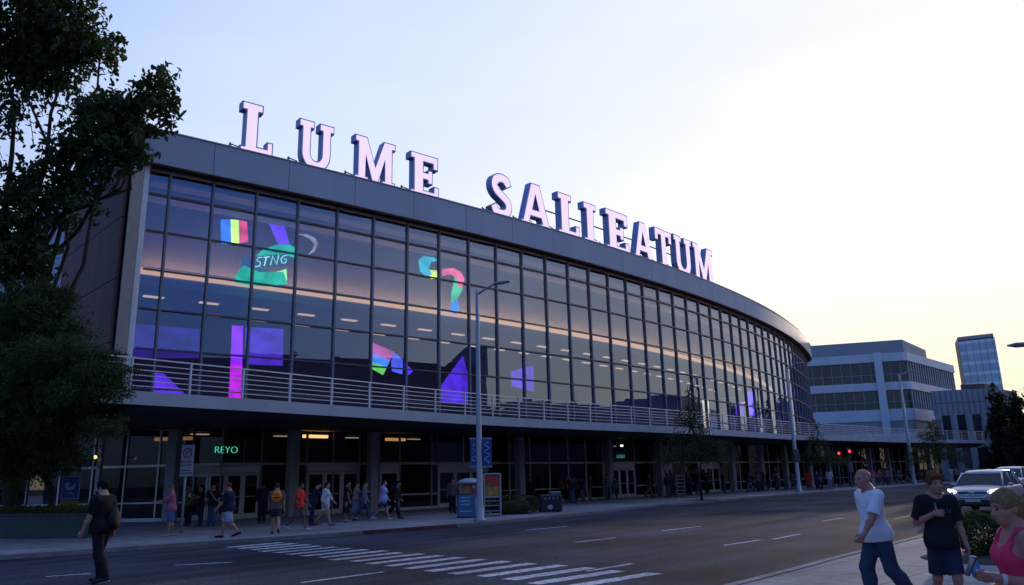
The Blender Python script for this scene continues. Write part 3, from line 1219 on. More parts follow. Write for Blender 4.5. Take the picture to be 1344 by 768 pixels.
display('hanging_ribbon', 'curled rainbow lit ribbon hanging in upper glazing left of lamp post', 'ribbon',
        [('teal_curl', [(550, 341), (556, 336), (569, 338), (575, 342), (566, 344), (563, 352), (567, 361), (560, 362), (552, 356)], (.0, .42, .50), .62),
         ('lime_turn', [(562, 354), (574, 355), (574, 366), (566, 366)], (.6, .75, .06), .8),
         ('pink_curl', [(581, 353), (595, 352), (605, 357), (610, 366), (607, 376), (600, 377), (601, 367), (594, 360), (581, 362)], (.80, .10, .22), .7),
         ('green_tail', [(598, 362), (603, 372), (608, 378), (600, 393), (592, 398), (593, 385)], (.03, .55, .25), .6),
         ('blue_tail', [(592, 398), (601, 393), (603, 404), (598, 413), (592, 408)], (.02, .22, .75), .75)], 4.2)
display('hanging_flag', 'waving lit flag of magenta, blue and green bands above the balcony', 'flag',
        [('magenta_band', [(488, 449), (518, 462), (512, 473), (486, 463)], (.45, .06, .30), .62), ('blue_band', [(486, 463), (512, 473), (508, 482), (485, 474)], (.05, .20, .85), .75),
         ('green_band', [(485, 474), (508, 482), (503, 492), (485, 482)], (.12, .55, .08), .7), ('blue_fold', [(514, 474), (518, 463), (529, 472), (528, 491), (515, 487)], (.08, .12, .80), .7),
         ('violet_tip', [(531, 475), (542, 487), (537, 492), (531, 490)], VIO, .7)], 4.0)
display('light_screen', 'tall pointed violet lit screen left of the lamp post, above railing', 'light screen', [('violet_screen', [(578, 528), (580, 505), (608, 467), (617, 503), (616, 532)], (.11, .03, .85), .55)], 4.4)
display('light_screen', 'squarish violet lit screen right of the lamp post, above railing', 'light screen', [('violet_screen', [(671, 487), (700, 480), (701, 514), (672, 507)], (.08, .03, .60), .5)], 4.6)
display('light_screen', 'broad violet lit screen beside the magenta column, left glazing', 'light screen', [('violet_screen', [(323, 429), (372, 432), (371, 480), (322, 478)], (.09, .03, .62), .45)], 4.6)
display('light_screen', 'narrow magenta-violet lit column reaching down to the balcony', 'light screen',
        [('violet_column', [(305, 427), (319, 428), (318, 480), (303, 478)], (.26, .02, .85), .65), ('magenta_column', [(303, 478), (318, 480), (316, 524), (300, 522)], (.62, .01, .80), .75)], 4.3)
display('light_screen', 'low violet triangular lit screen at the left end of the glazing', 'light screen', [('violet_screen', [(199, 488), (215, 490), (243, 517), (198, 515)], (.12, .03, .80), .6)], 4.4)
display('light_screen', 'dim violet lit wall at the far left edge of the glazing', 'light screen', [('violet_wall', [(172, 425), (262, 432), (262, 470), (168, 470)], (.06, .03, .45), .22)], 6.5)
display('light_screen', 'tall thin violet lit screen near the curved far end of the glazing', 'light screen', [('violet_screen', [(979, 513), (990, 514), (993, 547), (983, 545)], (.12, .05, .85), .7)], 4.0)
display('light_screen', 'small faint violet lit screen left of the tall thin violet one', 'light screen', [('violet_screen', [(966, 530), (972, 527), (976, 532), (976, 546), (966, 545)], (.10, .04, .6), .6)], 4.0)

# recessed ceiling lights under the gallery
WARM = emit('warm_ceiling_light', (1.0, .66, .42), .28)
for i in range(26):
    for j, off in enumerate((7.6, 10.6)):
        s_ = 2.2 + i * 2.9 + j * 1.2
        if s_ > 78:
            continue
        p = rp(s_, off)
        o = MB().box((0, 0, 0), (1.0, .30, .05), 0, .01).build('ceiling_light', WARM)
        o.location = (p[0], p[1], 11.31)
        o.rotation_euler = (0, 0, p[2])
        prop(o, 'long warm recessed light set under the gallery ceiling behind the glazing', 'ceiling light', 'recessed lights under the gallery')
# street-level lobby lamps
for (px, py, sz, k, lab) in ((414, 573, 1.5, 2.6, 'bright amber strip lamp above the second set of glass doors'), (519, 577, 1.4, .8, 'dim amber strip lamp over the glazed screen right of second doors'),
                             (228, 576, 2.0, .3, 'faint amber strip lamp above the doors with the green sign')):
    s_ = s_of_px(px)
    a = walk(WALL, s_, SW)
    Y = a[1] + 1.0
    p = at(px, py, Y)
    o = thing('lobby_lamp', lab, 'lamp', p, a[2])
    MB().box((0, 0, 0), (sz, .16, .16), 0, .02).build('lamp_tube', emit('amber_lamp', (1.0, .48, .12), k), o)
    MB().box((0, .0, .12), (sz + .1, .24, .06), 0, .01).build('lamp_housing', FRAME, o)
for (px, py, col, k, r, lab) in ((125, 600, (1.0, .42, .12), .5, .08, 'round orange wall lamp glowing under the left tree'), (790, 0, 0, 0, 0, None)):
    if not lab:
        continue
    p = at(px, py, 36.5)
    o = thing('wall_lamp', lab, 'wall lamp', p)
    MB().lathe([(.02, -r), (r * .8, -r * .6), (r, 0), (r * .8, r * .6), (.02, r)], n=14).build('lamp_globe', emit('orange_globe', col, k * 1.8), o, True)
    MB().box((0, .22, .05), (.06, .4, .05)).build('bracket', FRAME, o)
p = at(764, 600, walk(WALL, s_of_px(764), SW)[1] + .4)
o = MB().box((0, 0, 0), (.55, .05, .07), walk(WALL, s_of_px(764), SW)[2], .01).build('light_bar', emit('red_bar', (1.0, .12, .02), .8))
o.location = p
prop(o, 'short glowing red light bar inside the street-level glazing', 'light bar')
p = at(816, 585, walk(WALL, s_of_px(816), SW)[1] - .3)
o = MB().lathe([(.02, -.08), (.10, -.04), (.12, .02), (.10, .05), (.02, .06)], n=12).build('canopy_spotlight', emit('white_spot', (1, .95, .85), .9), None, True)
o.location = p
prop(o, 'small white spotlight under the canopy above the far doors', 'spotlight')

# weak lamps added in the lobby ceiling to brighten the deep ground floor
for i in range(16):
    s_ = 12 + i * 4.6
    a = walk(WALL, s_, SW)
    o = MB().box((0, 0, 0), (.9, .28, .05), 0, .01).build('added_lobby_lamp', emit('added_lobby_glow', (1.0, .62, .34), .55))
    o.location = (a[0] - math.sin(a[2]) * 3.4, a[1] + math.cos(a[2]) * 3.4, 4.27)
    o.rotation_euler = (0, 0, a[2])
    prop(o, 'weak warm lamp added in the lobby ceiling to brighten the rooms behind the glass', 'ceiling light', 'added weak lamps brightening the lobby')

# neon signs over the doors
NEON = emit('green_neon', (.04, .75, .45), .36)
for (txt, px, py, sz, lab) in (('REYO', 297, 591, .47, 'green neon sign reading REYO above the leftmost set of glass doors'), ('EOUT', 815, 599.5, .40, 'small green neon sign reading EOUT above the far glass doors')):
    s_ = s_of_px(px)
    a = walk(WALL, s_, SW)
    nn = Vector((math.sin(a[2]), -math.cos(a[2])))
    Y = a[1] + nn.y * .18
    p = at(px, py, Y)
    v, f = text_mesh(txt, sz, .02, -.016)
    o = thing('neon_sign', lab, 'neon sign', p, a[2], 'neon signs over the doors')
    link_mesh('lettering', v, f, NEON if txt == 'REYO' else emit('dim_green_neon', (.10, .55, .40), .16), o)
    MB().box((0, .06, 0), (sz * 2.5, .03, .06), 0, .01).build('backing_board', SOFFIT, o)
# ================================================================== BUILDINGS BEYOND
OFFC = mat('office_concrete', (.30, .31, .33), .75, var=.10, scale=.25, streak=.3, spec=.25)
OFFW = mat('office_white_band', (.58, .60, .64), .7, var=.08, scale=.4, streak=.3, spec=.3)
OFFG = mat('office_dark_glazing', (.030, .034, .044), .12, var=.35, scale=.12, spec=.6)
OFFD = mat('office_dark_recess', (.05, .05, .06), .7, var=.2, scale=.3)
TOWG = mat('tower_blue_glazing', (.32, .45, .52), .35, var=.25, scale=.15, spec=.7)
BRICK = mat('brown_roof_brick', (.12, .07, .06), .8, var=.2, scale=1)


def block(mb, a, b, depth, z0, z1, out=0.0):
    """wall box from a to b (left to right as seen), growing backwards"""
    d = Vector((b[0] - a[0], b[1] - a[1])).normalized()
    nn = Vector((-d.y, d.x))
    A, B = Vector(a) - nn * out, Vector(b) - nn * out
    mb.prism([tuple(A), tuple(B), tuple(B + nn * (depth + out)), tuple(A + nn * (depth + out))], z0, z1)


OC = Vector((64.5, 125))                       # near corner
OL = Vector((34, 135))
ORR = Vector((83, 144))
office = thing('office_building', 'pale banded office block with a chamfered corner beyond the hall', 'office block', (OC.x, OC.y, 0))
OO = (OC.x, OC.y, 0)
mb = MB()
dl = (OL - OC).normalized()
dr = (ORR - OC).normalized()
inset = .5
c0 = OC + (dl + dr).normalized() * .9
core = [tuple(OL + dr * .6), tuple(c0), tuple(ORR + dl * .6), tuple(ORR + dl * 30), tuple(OL + dr * 30)]
mb.prism(core, 0, 20.4)
mb.build('wall', OFFD, office, False, OO)
top = [tuple(OL + dr * 2.5), tuple(OC + dl * 1.0 + dr * 2.6), tuple(ORR + dl * 2.4 - dr * 7), tuple(ORR + dl * 20 - dr * 7), tuple(OL + dr * 20)]
MB().prism(top, 20.42, 22.9).build('roof_storey', OFFC, office, False, OO)
CH = .45   # corner chamfer
ring = [tuple(OL), tuple(OC + dl * CH), tuple(OC + dr * CH), tuple(ORR)]
for z0, z1, m_, o_ in ((19.1, 20.5, OFFW, 0), (14.4, 15.7, OFFW, 0), (9.4, 11.3, OFFW, .05), (6.6, 9.38, OFFC, -.1), (5.9, 7.4, OFFW, .5)):
    mb = MB()
    P = offset_line(ring, o_)
    Q = offset_line(ring, -.9)
    for i in range(3):
        mb.prism([P[i], P[i + 1], Q[i + 1], Q[i]], z0, z1)
    mb.build('band', m_, office, False, OO)
for z0, z1 in ((15.7, 19.1), (11.3, 14.4), (2.6, 5.9)):
    P = offset_line(ring, -.35)
    Q = offset_line(ring, -.45)
    S_ = arclen(P)
    for i in range(3):
        mb = MB().prism([P[i], P[i + 1], Q[i + 1], Q[i]], z0 + .004, z1 - .004)
        win = mb.build('window', OFFG, office, False, OO)
    fr = MB()
    s_ = 1.0
    while s_ < S_[-1]:
        x_, y_, t_ = walk(P, s_, S_)
        pier = s_ > S_[1] - .1
        fr.box((x_ + math.sin(t_) * .07, y_ - math.cos(t_) * .07, (z0 + z1) / 2), (.40 if pier else .09, .10 if not pier else .3, z1 - z0 - .01), t_)
        s_ += 1.5 if not pier else 1.25
    fr.beam([(p[0], p[1], z0 + (z1 - z0) * .38) for p in offset_line(ring, -.28)], .06, .10)
    fr.build('window_frame', OFFC if z0 > 11 else OFFD, office, False, OO)
a = OC + dl * 4.4
mb = MB()
nl = Vector((-dl.y, dl.x))
if nl.y > 0:
    nl = -nl
mb.prism([tuple(a - dl * .65 + nl * .55), tuple(a + dl * .65 + nl * .55)][::-1] + [tuple(a - dl * .65 - nl * .3), tuple(a + dl * .65 - nl * .3)], 0, 20.6) if False else mb.box(((a + nl * .3).x, (a + nl * .3).y, 10.3), (1.15, 1.0, 20.62), math.atan2(dl.y, dl.x), .03)
mb.build('pillar', OFFW, office, False, OO)
# lower wing with columns at the right
wing = thing('annex_building', 'lower grey columned annex in front of the pale office block', 'annex', (66.5, 116, 0))
WO = (66.5, 116, 0)
wl, wc, wr = (64.8, 119.5), (73.0, 117.0), (80.5, 124)
mb = MB()
mb.prism([wl, wc, wr, (76, 129), (70, 127)], 0, 9.6)
mb.build('wall', OFFD, wing, False, WO)
mb = MB()
ringw = [wl, wc, wr]
for z0, z1, o_, mm in ((9.6, 13.4, .2, 0), (4.6, 5.6, .25, 0)):
    P, Q = offset_line(ringw, o_), offset_line(ringw, -.6)
    for i in range(2):
        mb.prism([P[i], P[i + 1], Q[i + 1], Q[i]], z0, z1)
mb.build('band', OFFC, wing, False, WO)
MB().prism([(65.4, 120), (72.9, 117.6), (79.9, 124.1), (76, 128.5), (70.4, 126.4)], 9.61, 13.0).build('storey', OFFC, wing, False, WO)
MB().prism([(70, 120.5), (73.2, 119.6), (78.5, 124.4), (75, 127)], 13.42, 14.4).build('roof', BRICK, wing, False, WO)
fn = MB()
S_ = arclen(offset_line(ringw, .23))
s_ = .3
while s_ < S_[-1]:
    x_, y_, t_ = walk(offset_line(ringw, .23), s_, S_)
    fn.box((x_, y_, 11.5), (.10, .14, 3.6), t_)
    s_ += .75
fn.beam([(p[0], p[1], 11.5) for p in offset_line(ringw, .24)], .1, .12)
fn.build('screen_fin', mat('annex_fin_grey', (.16, .165, .18), .6), wing, False, WO)
for t in (.04, .28, .52, .76, .97, 1.2, 1.45, 1.7, 1.95):
    p = Vector(wl).lerp(Vector(wc), t) if t <= 1 else Vector(wc).lerp(Vector(wr), t - 1)
    MB().box((p.x, p.y - .15, 4.8), (.7, .7, 9.58), .3, .04).build('column', OFFC, wing, False, WO)
for i in range(2):
    P = offset_line(ringw, .02)
    Q = offset_line(ringw, -.1)
    MB().prism([P[i], P[i + 1], Q[i + 1], Q[i]], 5.62, 9.58).build('window', OFFG, wing, False, WO)

# glass tower
T0, T1, T2 = Vector((121.6, 207)), Vector((128.3, 202)), Vector((132.6, 210))
tower = thing('glass_tower', 'tall blue-green glass tower far behind the office block', 'tower', (T1.x, T1.y, 0))
TO = (T1.x, T1.y, 0)
TH = 35.6
mb = MB().prism([tuple(T0), tuple(T1), tuple(T2), (127, 218)], 0, TH)
mb.build('wall', OFFD, tower, False, TO)
rg = [tuple(T0), tuple(T1), tuple(T2)]
P1, P2 = offset_line(rg, .25), offset_line(rg, .02)
for i in range(2):
    n_ = 24
    for k_ in range(12):
        z0 = 1 + k_ * 2.85
        MB().prism([P1[i], P1[i + 1], P2[i + 1], P2[i]], z0, z0 + 2.0).build('window', TOWG, tower, False, TO)
mb = MB()
for k_ in range(12):
    z0 = 1 + k_ * 2.85
    for i in range(2):
        mb.prism([P1[i], P1[i + 1], P2[i + 1], P2[i]], z0 + 2.01, z0 + 2.84)
mb.build('spandrel', mat('tower_spandrel', (.66, .70, .72), .5, var=.15, scale=.3), tower, False, TO)
S_ = arclen(P1)
mb = MB()
s_ = 0
while s_ < S_[-1]:
    x_, y_, t_ = walk(P1, s_, S_)
    mb.box((x_, y_, TH / 2 + .5), (.07, .12, TH - 1), t_)
    s_ += 1.6
mb.build('mullion', mat('tower_mullion', (.16, .18, .20), .5, .3), tower, False, TO)
MB().prism(rg + [(127, 218)], TH + .02, TH + .9).build('parapet', OFFC, tower, False, TO)


# blocks across the street, out of frame: mirrored ones, plus added sky blockers
def plain_block(name, label, a, b, depth, h, storeys, m_):
    o = thing(name, label, 'office block', (a[0], a[1], 0))
    mb = MB()
    block(mb, a, b, depth, 0, h)
    mb.build('wall', m_, o, False, (a[0], a[1], 0))
    d = Vector((b[0] - a[0], b[1] - a[1]))
    L = d.length
    d.normalize()
    nn = Vector((d.y, -d.x))
    t = math.atan2(d.y, d.x)
    fh = h / storeys
    for k in range(storeys):
        wn = MB()
        u = 1.2
        while u < L - 2:
            c = Vector(a) + d * (u + .9) + nn * .02
            wn.box((c.x, c.y, k * fh + fh * .55), (1.7, .1, fh * .55), t)
            u += 2.4
        wn.build('window', OFFG, o, False, (a[0], a[1], 0))
    return o


plain_block('office_building', 'tall plain tower across the street mirrored in the glazing', (61, 29), (62.8, 33), 7, 19, 7, OFFC)
plain_block('office_building', 'long low office block across the street mirrored in the glazing', (76, 62), (108, 90), 18, 13, 4, OFFC)

plain_block('office_building', 'unseen brick block added to keep low sky out of the shopfront glass', (32, -14), (60, 26), 18, 15, 4, BRICK)  # out of view, added to block the low sky mirrored in the shopfronts
plain_block('office_building', 'unseen grey block added to fill the bright sky gap beside the mirrored tower', (64, 34), (75, 58), 16, 11, 3, OFFC)  # added and widened to stop yellow sky showing in the left panes

# ================================================================== TREES AND PLANTS
BARK = mat('bark', (.055, .045, .038), .9, var=.35, scale=6, bump=.6, streak=.3, spec=.1)


def leafmat(name, col, var=.35):
    m = mat(name, col, .55, var=var, scale=.9, spec=.25)
    nt_ = m.node_tree
    p = nt_.nodes['Principled BSDF']
    if 'mixl' not in nt_.nodes:
        tl = nt_.nodes.new('ShaderNodeBsdfTranslucent')
        tl.name = 'mixl'
        tl.inputs[0].default_value = (col[0] * 1.4, col[1] * 1.5, col[2] * .8, 1)
        mx = nt_.nodes.new('ShaderNodeMixShader')
        mx.inputs[0].default_value = .3
        nt_.links.new(p.outputs[0], mx.inputs[1])
        nt_.links.new(tl.outputs[0], mx.inputs[2])
        nt_.links.new(mx.outputs[0], nt_.nodes['Material Output'].inputs[0])
    return m


def leaves_mesh(name, centers, normals_bias, ln, wd, m, parent, off, simple=False, droop=.3):
    """one leaf blade (folded along the midrib) at every centre"""
    C = np.asarray(centers, float) - np.asarray(off)
    n = len(C)
    d = nrg.normal(size=(n, 3))
    d[:, 2] -= droop
    d += normals_bias
    d /= np.linalg.norm(d, axis=1)[:, None]
    up = nrg.normal(size=(n, 3)) * .7 + np.array([0, 0, 1.0])
    s = np.cross(d, up)
    s /= np.linalg.norm(s, axis=1)[:, None] + 1e-9
    u = np.cross(s, d)
    k = nrg.uniform(.65, 1.25, (n, 1))
    L, W = ln * k, wd * k * nrg.uniform(.8, 1.2, (n, 1))
    if simple:
        V = np.stack([C - d * L / 2, C + s * W / 2 + u * W * .12, C + d * L / 2, C - s * W / 2 + u * W * .12], 1)
        idx = np.arange(n)[:, None] * 4
        F = np.concatenate([idx + np.array([[0, 1, 2]]), idx + np.array([[0, 2, 3]])]).tolist()
        V = V.reshape(-1, 3)
    else:
        V = np.stack([C - d * L / 2, C - d * L * .15 + s * W / 2 + u * W * .15, C + d * L * .18 + s * W * .42 + u * W * .12, C + d * L / 2 - u * L * .08,
                      C + d * L * .18 - s * W * .42 + u * W * .12, C - d * L * .15 - s * W / 2 + u * W * .15], 1)
        idx = np.arange(n)[:, None] * 6
        F = np.concatenate([idx + np.array([[0, 1, 2, 3]]), idx + np.array([[0, 3, 4, 5]])]).tolist()
        V = V.reshape(-1, 3)
    return link_mesh(name, V, F, m, parent)


def limb_pts(a, b, sag=.0, wob=.15, n=6):
    a, b = np.array(a, float), np.array(b, float)
    L = np.linalg.norm(b - a)
    out = []
    for i in range(n + 1):
        t = i / n
        p = a + (b - a) * t
        if 0 < i < n:
            p = p + nrg.normal(size=3) * wob * L * .12
        p[2] += sag * math.sin(math.pi * t) * L
        out.append(tuple(p))
    return out


def tree(name, label, base, trunk_top, lobes, leaf, m, trunk_r=.18, twigs=60, per=45, spread=.35, simple=False, group=None, twig_len=.9, droop=.3, stray=.10):
    """lobes: (centre, radii). Limbs run from the trunk to each lobe, twigs through the lobe, leaves along the twigs."""
    o = thing(name, label, 'tree', base, 0, group)
    wood = MB()
    tp = limb_pts(base, trunk_top, 0, .25, 7)
    wood.tube(tp, [trunk_r * (1.25 if i == 0 else 1 - .55 * i / 7) for i in range(8)], 9)
    cents = []
    for c, r in lobes:
        c = np.array(c, float)
        r = np.array(r if isinstance(r, (tuple, list)) else (r, r, r), float)
        k = min(len(tp) - 1, max(2, int(nrg.integers(3, 8))))
        root = tp[k]
        lp = limb_pts(root, c, .08, .3, 5)
        wood.tube(lp, [trunk_r * .42 * (1 - .75 * i / 5) for i in range(6)], 6)
        vol = float(np.prod(r)) ** (1 / 3)
        nt_w = max(6, int(twigs * vol ** 2))
        for _ in range(nt_w):
            d = nrg.normal(size=3)
            d /= np.linalg.norm(d)
            rr = nrg.uniform(.25, 1.0) ** .6
            if nrg.random() < stray:
                rr *= nrg.uniform(1.15, 1.5)
            e = c + d * r * rr
            q = lp[int(nrg.integers(2, 6))]
            s0 = np.array(q) * .5 + c * .3 + e * .2 if nrg.random() < .25 else c + d * r * rr * .45 + nrg.normal(size=3) * r * .12
            tip = e + (e - s0) / (np.linalg.norm(e - s0) + 1e-6) * twig_len * nrg.uniform(.1, .7) + np.array([0, 0, -.12 * droop])
            tw = limb_pts(s0, tip, .05, .3, 3)
            if nrg.random() < .6:
                wood.tube(tw, [.016, .012, .009, .004], 4, False)
            nl_ = int(per * nrg.uniform(.5, 1.4))
            t = nrg.uniform(.15, 1.05, nl_)
            seg = np.array(tw[0])[None] * (1 - t)[:, None] + np.array(tw[-1])[None] * t[:, None]
            cents.append(seg + nrg.normal(size=(nl_, 3)) * spread * .28 * (1.1 - .6 * t)[:, None])
    wood.build('trunk', BARK, o, True, base)
    leaves_mesh('crown', np.concatenate(cents), np.zeros(3), leaf[0], leaf[1], m, o, base, simple, droop)
    return o


LEAF_D = leafmat('broad_leaves', (.034, .058, .020))
LEAF_F = leafmat('fine_leaves', (.040, .068, .020))
LEAF_S = leafmat('street_tree_leaves', (.040, .060, .022))
LEAF_B = leafmat('evergreen_leaves', (.020, .030, .016))
LEAF_H = leafmat('hedge_leaves', (.045, .070, .022))
LEAF_Y = leafmat('yellow_green_leaves', (.10, .11, .025))

D0 = 26.5


def lob(px, py, rpx, D=D0, ry=None, rz=None):
    k = D * .000968
    return at(px, py, D), (rpx * k, (ry or rpx) * k, (rz or rpx) * k)


tree('broadleaf_tree', 'large dark broad-leaved tree overhanging the hall from the upper left', (-17.9, 28.9, .1), (-18.4, 27.6, 11.0),
     [lob(25, 35, 92), lob(95, 40, 60), lob(50, 80, 52), lob(132, 166, 52), lob(165, 165, 52), lob(203, 128, 30), lob(215, 105, 20), lob(100, 215, 46), lob(45, 262, 52), lob(8, 150, 26),
      lob(105, 258, 24), lob(20, 330, 48), lob(42, 345, 26), lob(132, 60, 26), lob(-70, 110, 80), lob(-60, 290, 80), lob(-110, 20, 110), lob(222, 150, 12), lob(176, 205, 26)],
     (.29, .135), LEAF_D, .26, twigs=46, per=18, spread=.6, droop=.35, twig_len=.9, stray=.22)
tree('feathery_tree', 'fine-leaved low tree with layered drooping foliage behind the planter', (-16.4, 27.9, .1), (-16.6, 27.6, 5.4),
     [lob(40, 410, 70, 25.5, None, 40), lob(75, 440, 50, 25.5, None, 30), lob(20, 470, 80, 25.5, None, 45), lob(90, 500, 66, 25.5, None, 36), lob(140, 475, 26, 25.5, None, 16), lob(118, 545, 46, 25.5, None, 30),
      lob(45, 560, 70, 25.5, None, 40), lob(146, 520, 22, 25.5, None, 13), lob(20, 610, 55, 26, None, 34), lob(75, 605, 46, 26, None, 22), lob(60, 390, 40, 25.5, None, 28), lob(-40, 450, 90, 25.5), lob(-40, 560, 80, 25.5), lob(136, 470, 18, 23.2, None, 10), lob(132, 490, 40, 22.8, None, 20), lob(112, 515, 58, 22.8, None, 24), lob(85, 462, 44, 22.8, None, 20), lob(60, 480, 70, 24, None, 40), lob(158, 508, 16, 22.8, None, 8), lob(138, 560, 30, 23.5, None, 16), lob(30, 540, 80, 24.4, None, 40)],
     (.10, .042), LEAF_F, .13, twigs=120, per=60, spread=.45, simple=True, droop=.15, twig_len=.35)


def street_tree(px, py, D, label, top, lobes, tr=.07, leaf=(.13, .065), per=14, twigs=55):
    b = on_plane(px, py, .1)
    b = (px - 677.0) * .000968 * D, D
    base = (b[0], b[1], .1)
    L = [lob(x, y, r, D, r, rz) for x, y, r, rz in lobes]
    tree('street_tree', label, base, at(*top, D), L, leaf, LEAF_S, tr, twigs=twigs, per=per, spread=.4, simple=True, group='young street trees along the far kerb', twig_len=.25)
    gr = thing('tree_grate', label.replace('tree', 'tree grate', 1) if False else 'dark square soil bed at the foot of the street tree ' + {918: 'nearest the hall doors', 1075: 'by the middle lamp post', 1232: 'near the parked car'}[px], 'tree bed', (b[0], b[1], .1), .85)
    MB().box((0, 0, .012), (1.5, 1.5, .024), 0, .004).build('soil', DIRT, gr)
    fr = MB()
    for x_, y_, sx, sy in ((0, .76, 1.6, .06), (0, -.76, 1.6, .06), (.77, 0, .06, 1.46), (-.77, 0, .06, 1.46)):
        fr.box((x_, y_, .02), (sx, sy, .05))
    fr.build('edging', KERB, gr)


street_tree(918, 657, 49.5, 'slender young tree with a pointed leafy top before the railing', (908, 500, )[0:2],
            [(907, 505, 7, 14), (908, 530, 13, 18), (905, 550, 22, 16), (912, 565, 26, 14), (885, 580, 22, 12), (935, 585, 24, 12), (910, 590, 40, 14), (890, 602, 34, 12), (940, 602, 30, 12)])
street_tree(1075, 641, 71, 'sparse young tree with thin top beside the middle lamp post', (1070, 555),
            [(1070, 556, 6, 12), (1072, 580, 16, 12), (1078, 598, 30, 12), (1060, 602, 24, 10), (1095, 606, 22, 9)], per=24, twigs=40)
street_tree(1232, 630, 84, 'young tree with a bushy crown at the far end of canopy', (1226, 555),
            [(1225, 558, 14, 9), (1226, 572, 24, 10), (1222, 592, 30, 14), (1250, 600, 26, 12), (1205, 604, 18, 10)], per=26, twigs=40)

# dark tree belt at the right edge and beyond
for i, (px, pt, D, r, lab) in enumerate(((1322, 512, 108, 20, 'tall dark evergreen tree at the right edge behind the cars'), (1345, 520, 100, 24, 'dark bushy tree cut by the right picture edge'),
                                         (1303, 545, 118, 16, 'smaller dark tree between annex and the tall evergreen'), (1380, 505, 104, 30, 'tall dark tree just past the right picture edge'), (1440, 495, 96, 34, 'tall dark tree further out past the right edge'))):
    X = (px - 677) * .000968 * D
    base = (X, D, 0)
    hgt = at(px, pt, D)[2]
    k = D * .000968
    L = []
    for j in range(9):
        t = j / 8
        z = 1.5 + (hgt - 2.2) * t
        rr = r * k * (1.0 - .62 * t ** 1.5)
        L.append(((X + nrg.normal() * rr * .35, D + nrg.normal() * rr * .3, z), (rr, rr, 1.5)))
    tree('dark_tree', lab, base, (X, D, hgt * .8), L, (.42, .22), LEAF_B, .22, twigs=16, per=30, spread=1.0, simple=True, twig_len=.5, group='dark trees at the right edge')


def hedge_leaves(pts_fn, n, leaf, m, parent, off, name='foliage'):
    return leaves_mesh(name, np.array([pts_fn() for _ in range(n)]), np.zeros(3), leaf[0], leaf[1], m, parent, off, True, 0)


# planter with clipped yellow-green hedge at left
a, b = Vector(on_plane(-30, 707, .1)), Vector(on_plane(116, 706, .1))
dpl = (b - a).normalized()
ang = math.atan2(dpl.y, dpl.x)
npl = Vector((-dpl.y, dpl.x))
Lp = (b - a).length
pc = (a + b) / 2 + npl * .45
o = thing('planter_box', 'long dark green planter box under the left trees', 'planter', (pc.x, pc.y, .1), ang)
bx = MB()
bx.box((0, -.43, .40), (Lp, .05, .80), 0, .01).box((0, .43, .40), (Lp, .05, .80), 0, .01).box((-Lp / 2 + .03, 0, .40), (.05, .80, .79)).box((Lp / 2 - .03, 0, .40), (.05, .80, .79))
bx.build('box_side', mat('dark_green_paint', (.020, .045, .042), .55, var=.2, scale=3), o)
MB().box((0, -.46, .76), (Lp + .04, .05, .06), 0, .01).box((0, .46, .76), (Lp + .04, .05, .06), 0, .01).build('rim', mat('dark_green_paint', (.020, .045, .042), .55, var=.2, scale=3), o)
MB().box((0, 0, .36), (Lp - .1, .8, .7)).build('soil', DIRT, o)
hg = thing('clipped_hedge', 'low yellow-green clipped hedge growing in the left planter', 'hedge', (pc.x, pc.y, .80), ang)
MB().box((0, 0, .09), (Lp - .12, .62, .2), 0, .06).build('twigs', BARK, hg)
hedge_leaves(lambda: (nrg.uniform(-Lp / 2 + .05, Lp / 2 - .05), nrg.uniform(-.42, .42), -.05 + .42 * nrg.random() ** .7 * (1 - .5 * nrg.random() ** 2)), 5200, (.09, .05), LEAF_Y, hg, (0, 0, 0))

# boxwood hedge behind the lamp post
a, b = Vector(on_plane(636, 677, .1)), Vector(on_plane(690, 675, .1))
c = (a + b) / 2 + Vector((0.2, .6))
hg = thing('clipped_hedge', 'rounded dark boxwood hedge behind the nearest lamp post', 'hedge', (c.x, c.y, .1), .35)
MB().box((0, 0, .3), (1.9, .8, .6), 0, .2).build('twigs', BARK, hg)


def hp():
    d = nrg.normal(size=3)
    d /= np.abs(d).max()
    d = d * .6 + .4 * d / np.linalg.norm(d)
    return (d[0] * 1.35, d[1] * .65, .42 + d[2] * .42)


hedge_leaves(hp, 4500, (.085, .05), LEAF_H, hg, (0, 0, 0))

# round shrub on the near pavement
c = on_plane(1302, 735, .1)
sb = thing('round_shrub', 'round green shrub on the near pavement in front of the silver car', 'shrub', (c[0], c[1] + .2, .1))
sb.scale = (.74, .74, .70)
MB().tube([(0, 0, 0), (.03, .02, .5)], [.05, .03], 6).tube([(0, 0, .1), (-.25, .1, .6)], [.03, .01], 5).tube([(0, 0, .1), (.25, -.1, .6)], [.03, .01], 5).build('stem', BARK, sb, True)


def sp():
    d = nrg.normal(size=3)
    d /= np.linalg.norm(d)
    r = .62 + .07 * math.sin(5 * d[0] + 3 * d[2]) + nrg.normal() * .035 - abs(nrg.normal()) * .06
    return (d[0] * r * .88, d[1] * r * .8, .62 + d[2] * r * .86)


hedge_leaves(sp, 7000, (.065, .042), LEAF_H, sb, (0, 0, 0))
bed = MB().lathe([(.01, .0), (1.15, .0), (1.0, .05), (.01, .09)], (0, 0, 0), 24).build('planting_bed', DIRT)
bed.location = (c[0] + .1, c[1] + .2, .1)
prop(bed, 'small round bed of dark soil under the near shrub', 'planting bed')

# ================================================================== STREET FURNITURE
POLEM = mat('lamp_post_grey', (.30, .31, .34), .5, .35, var=.12, scale=2, streak=.2)


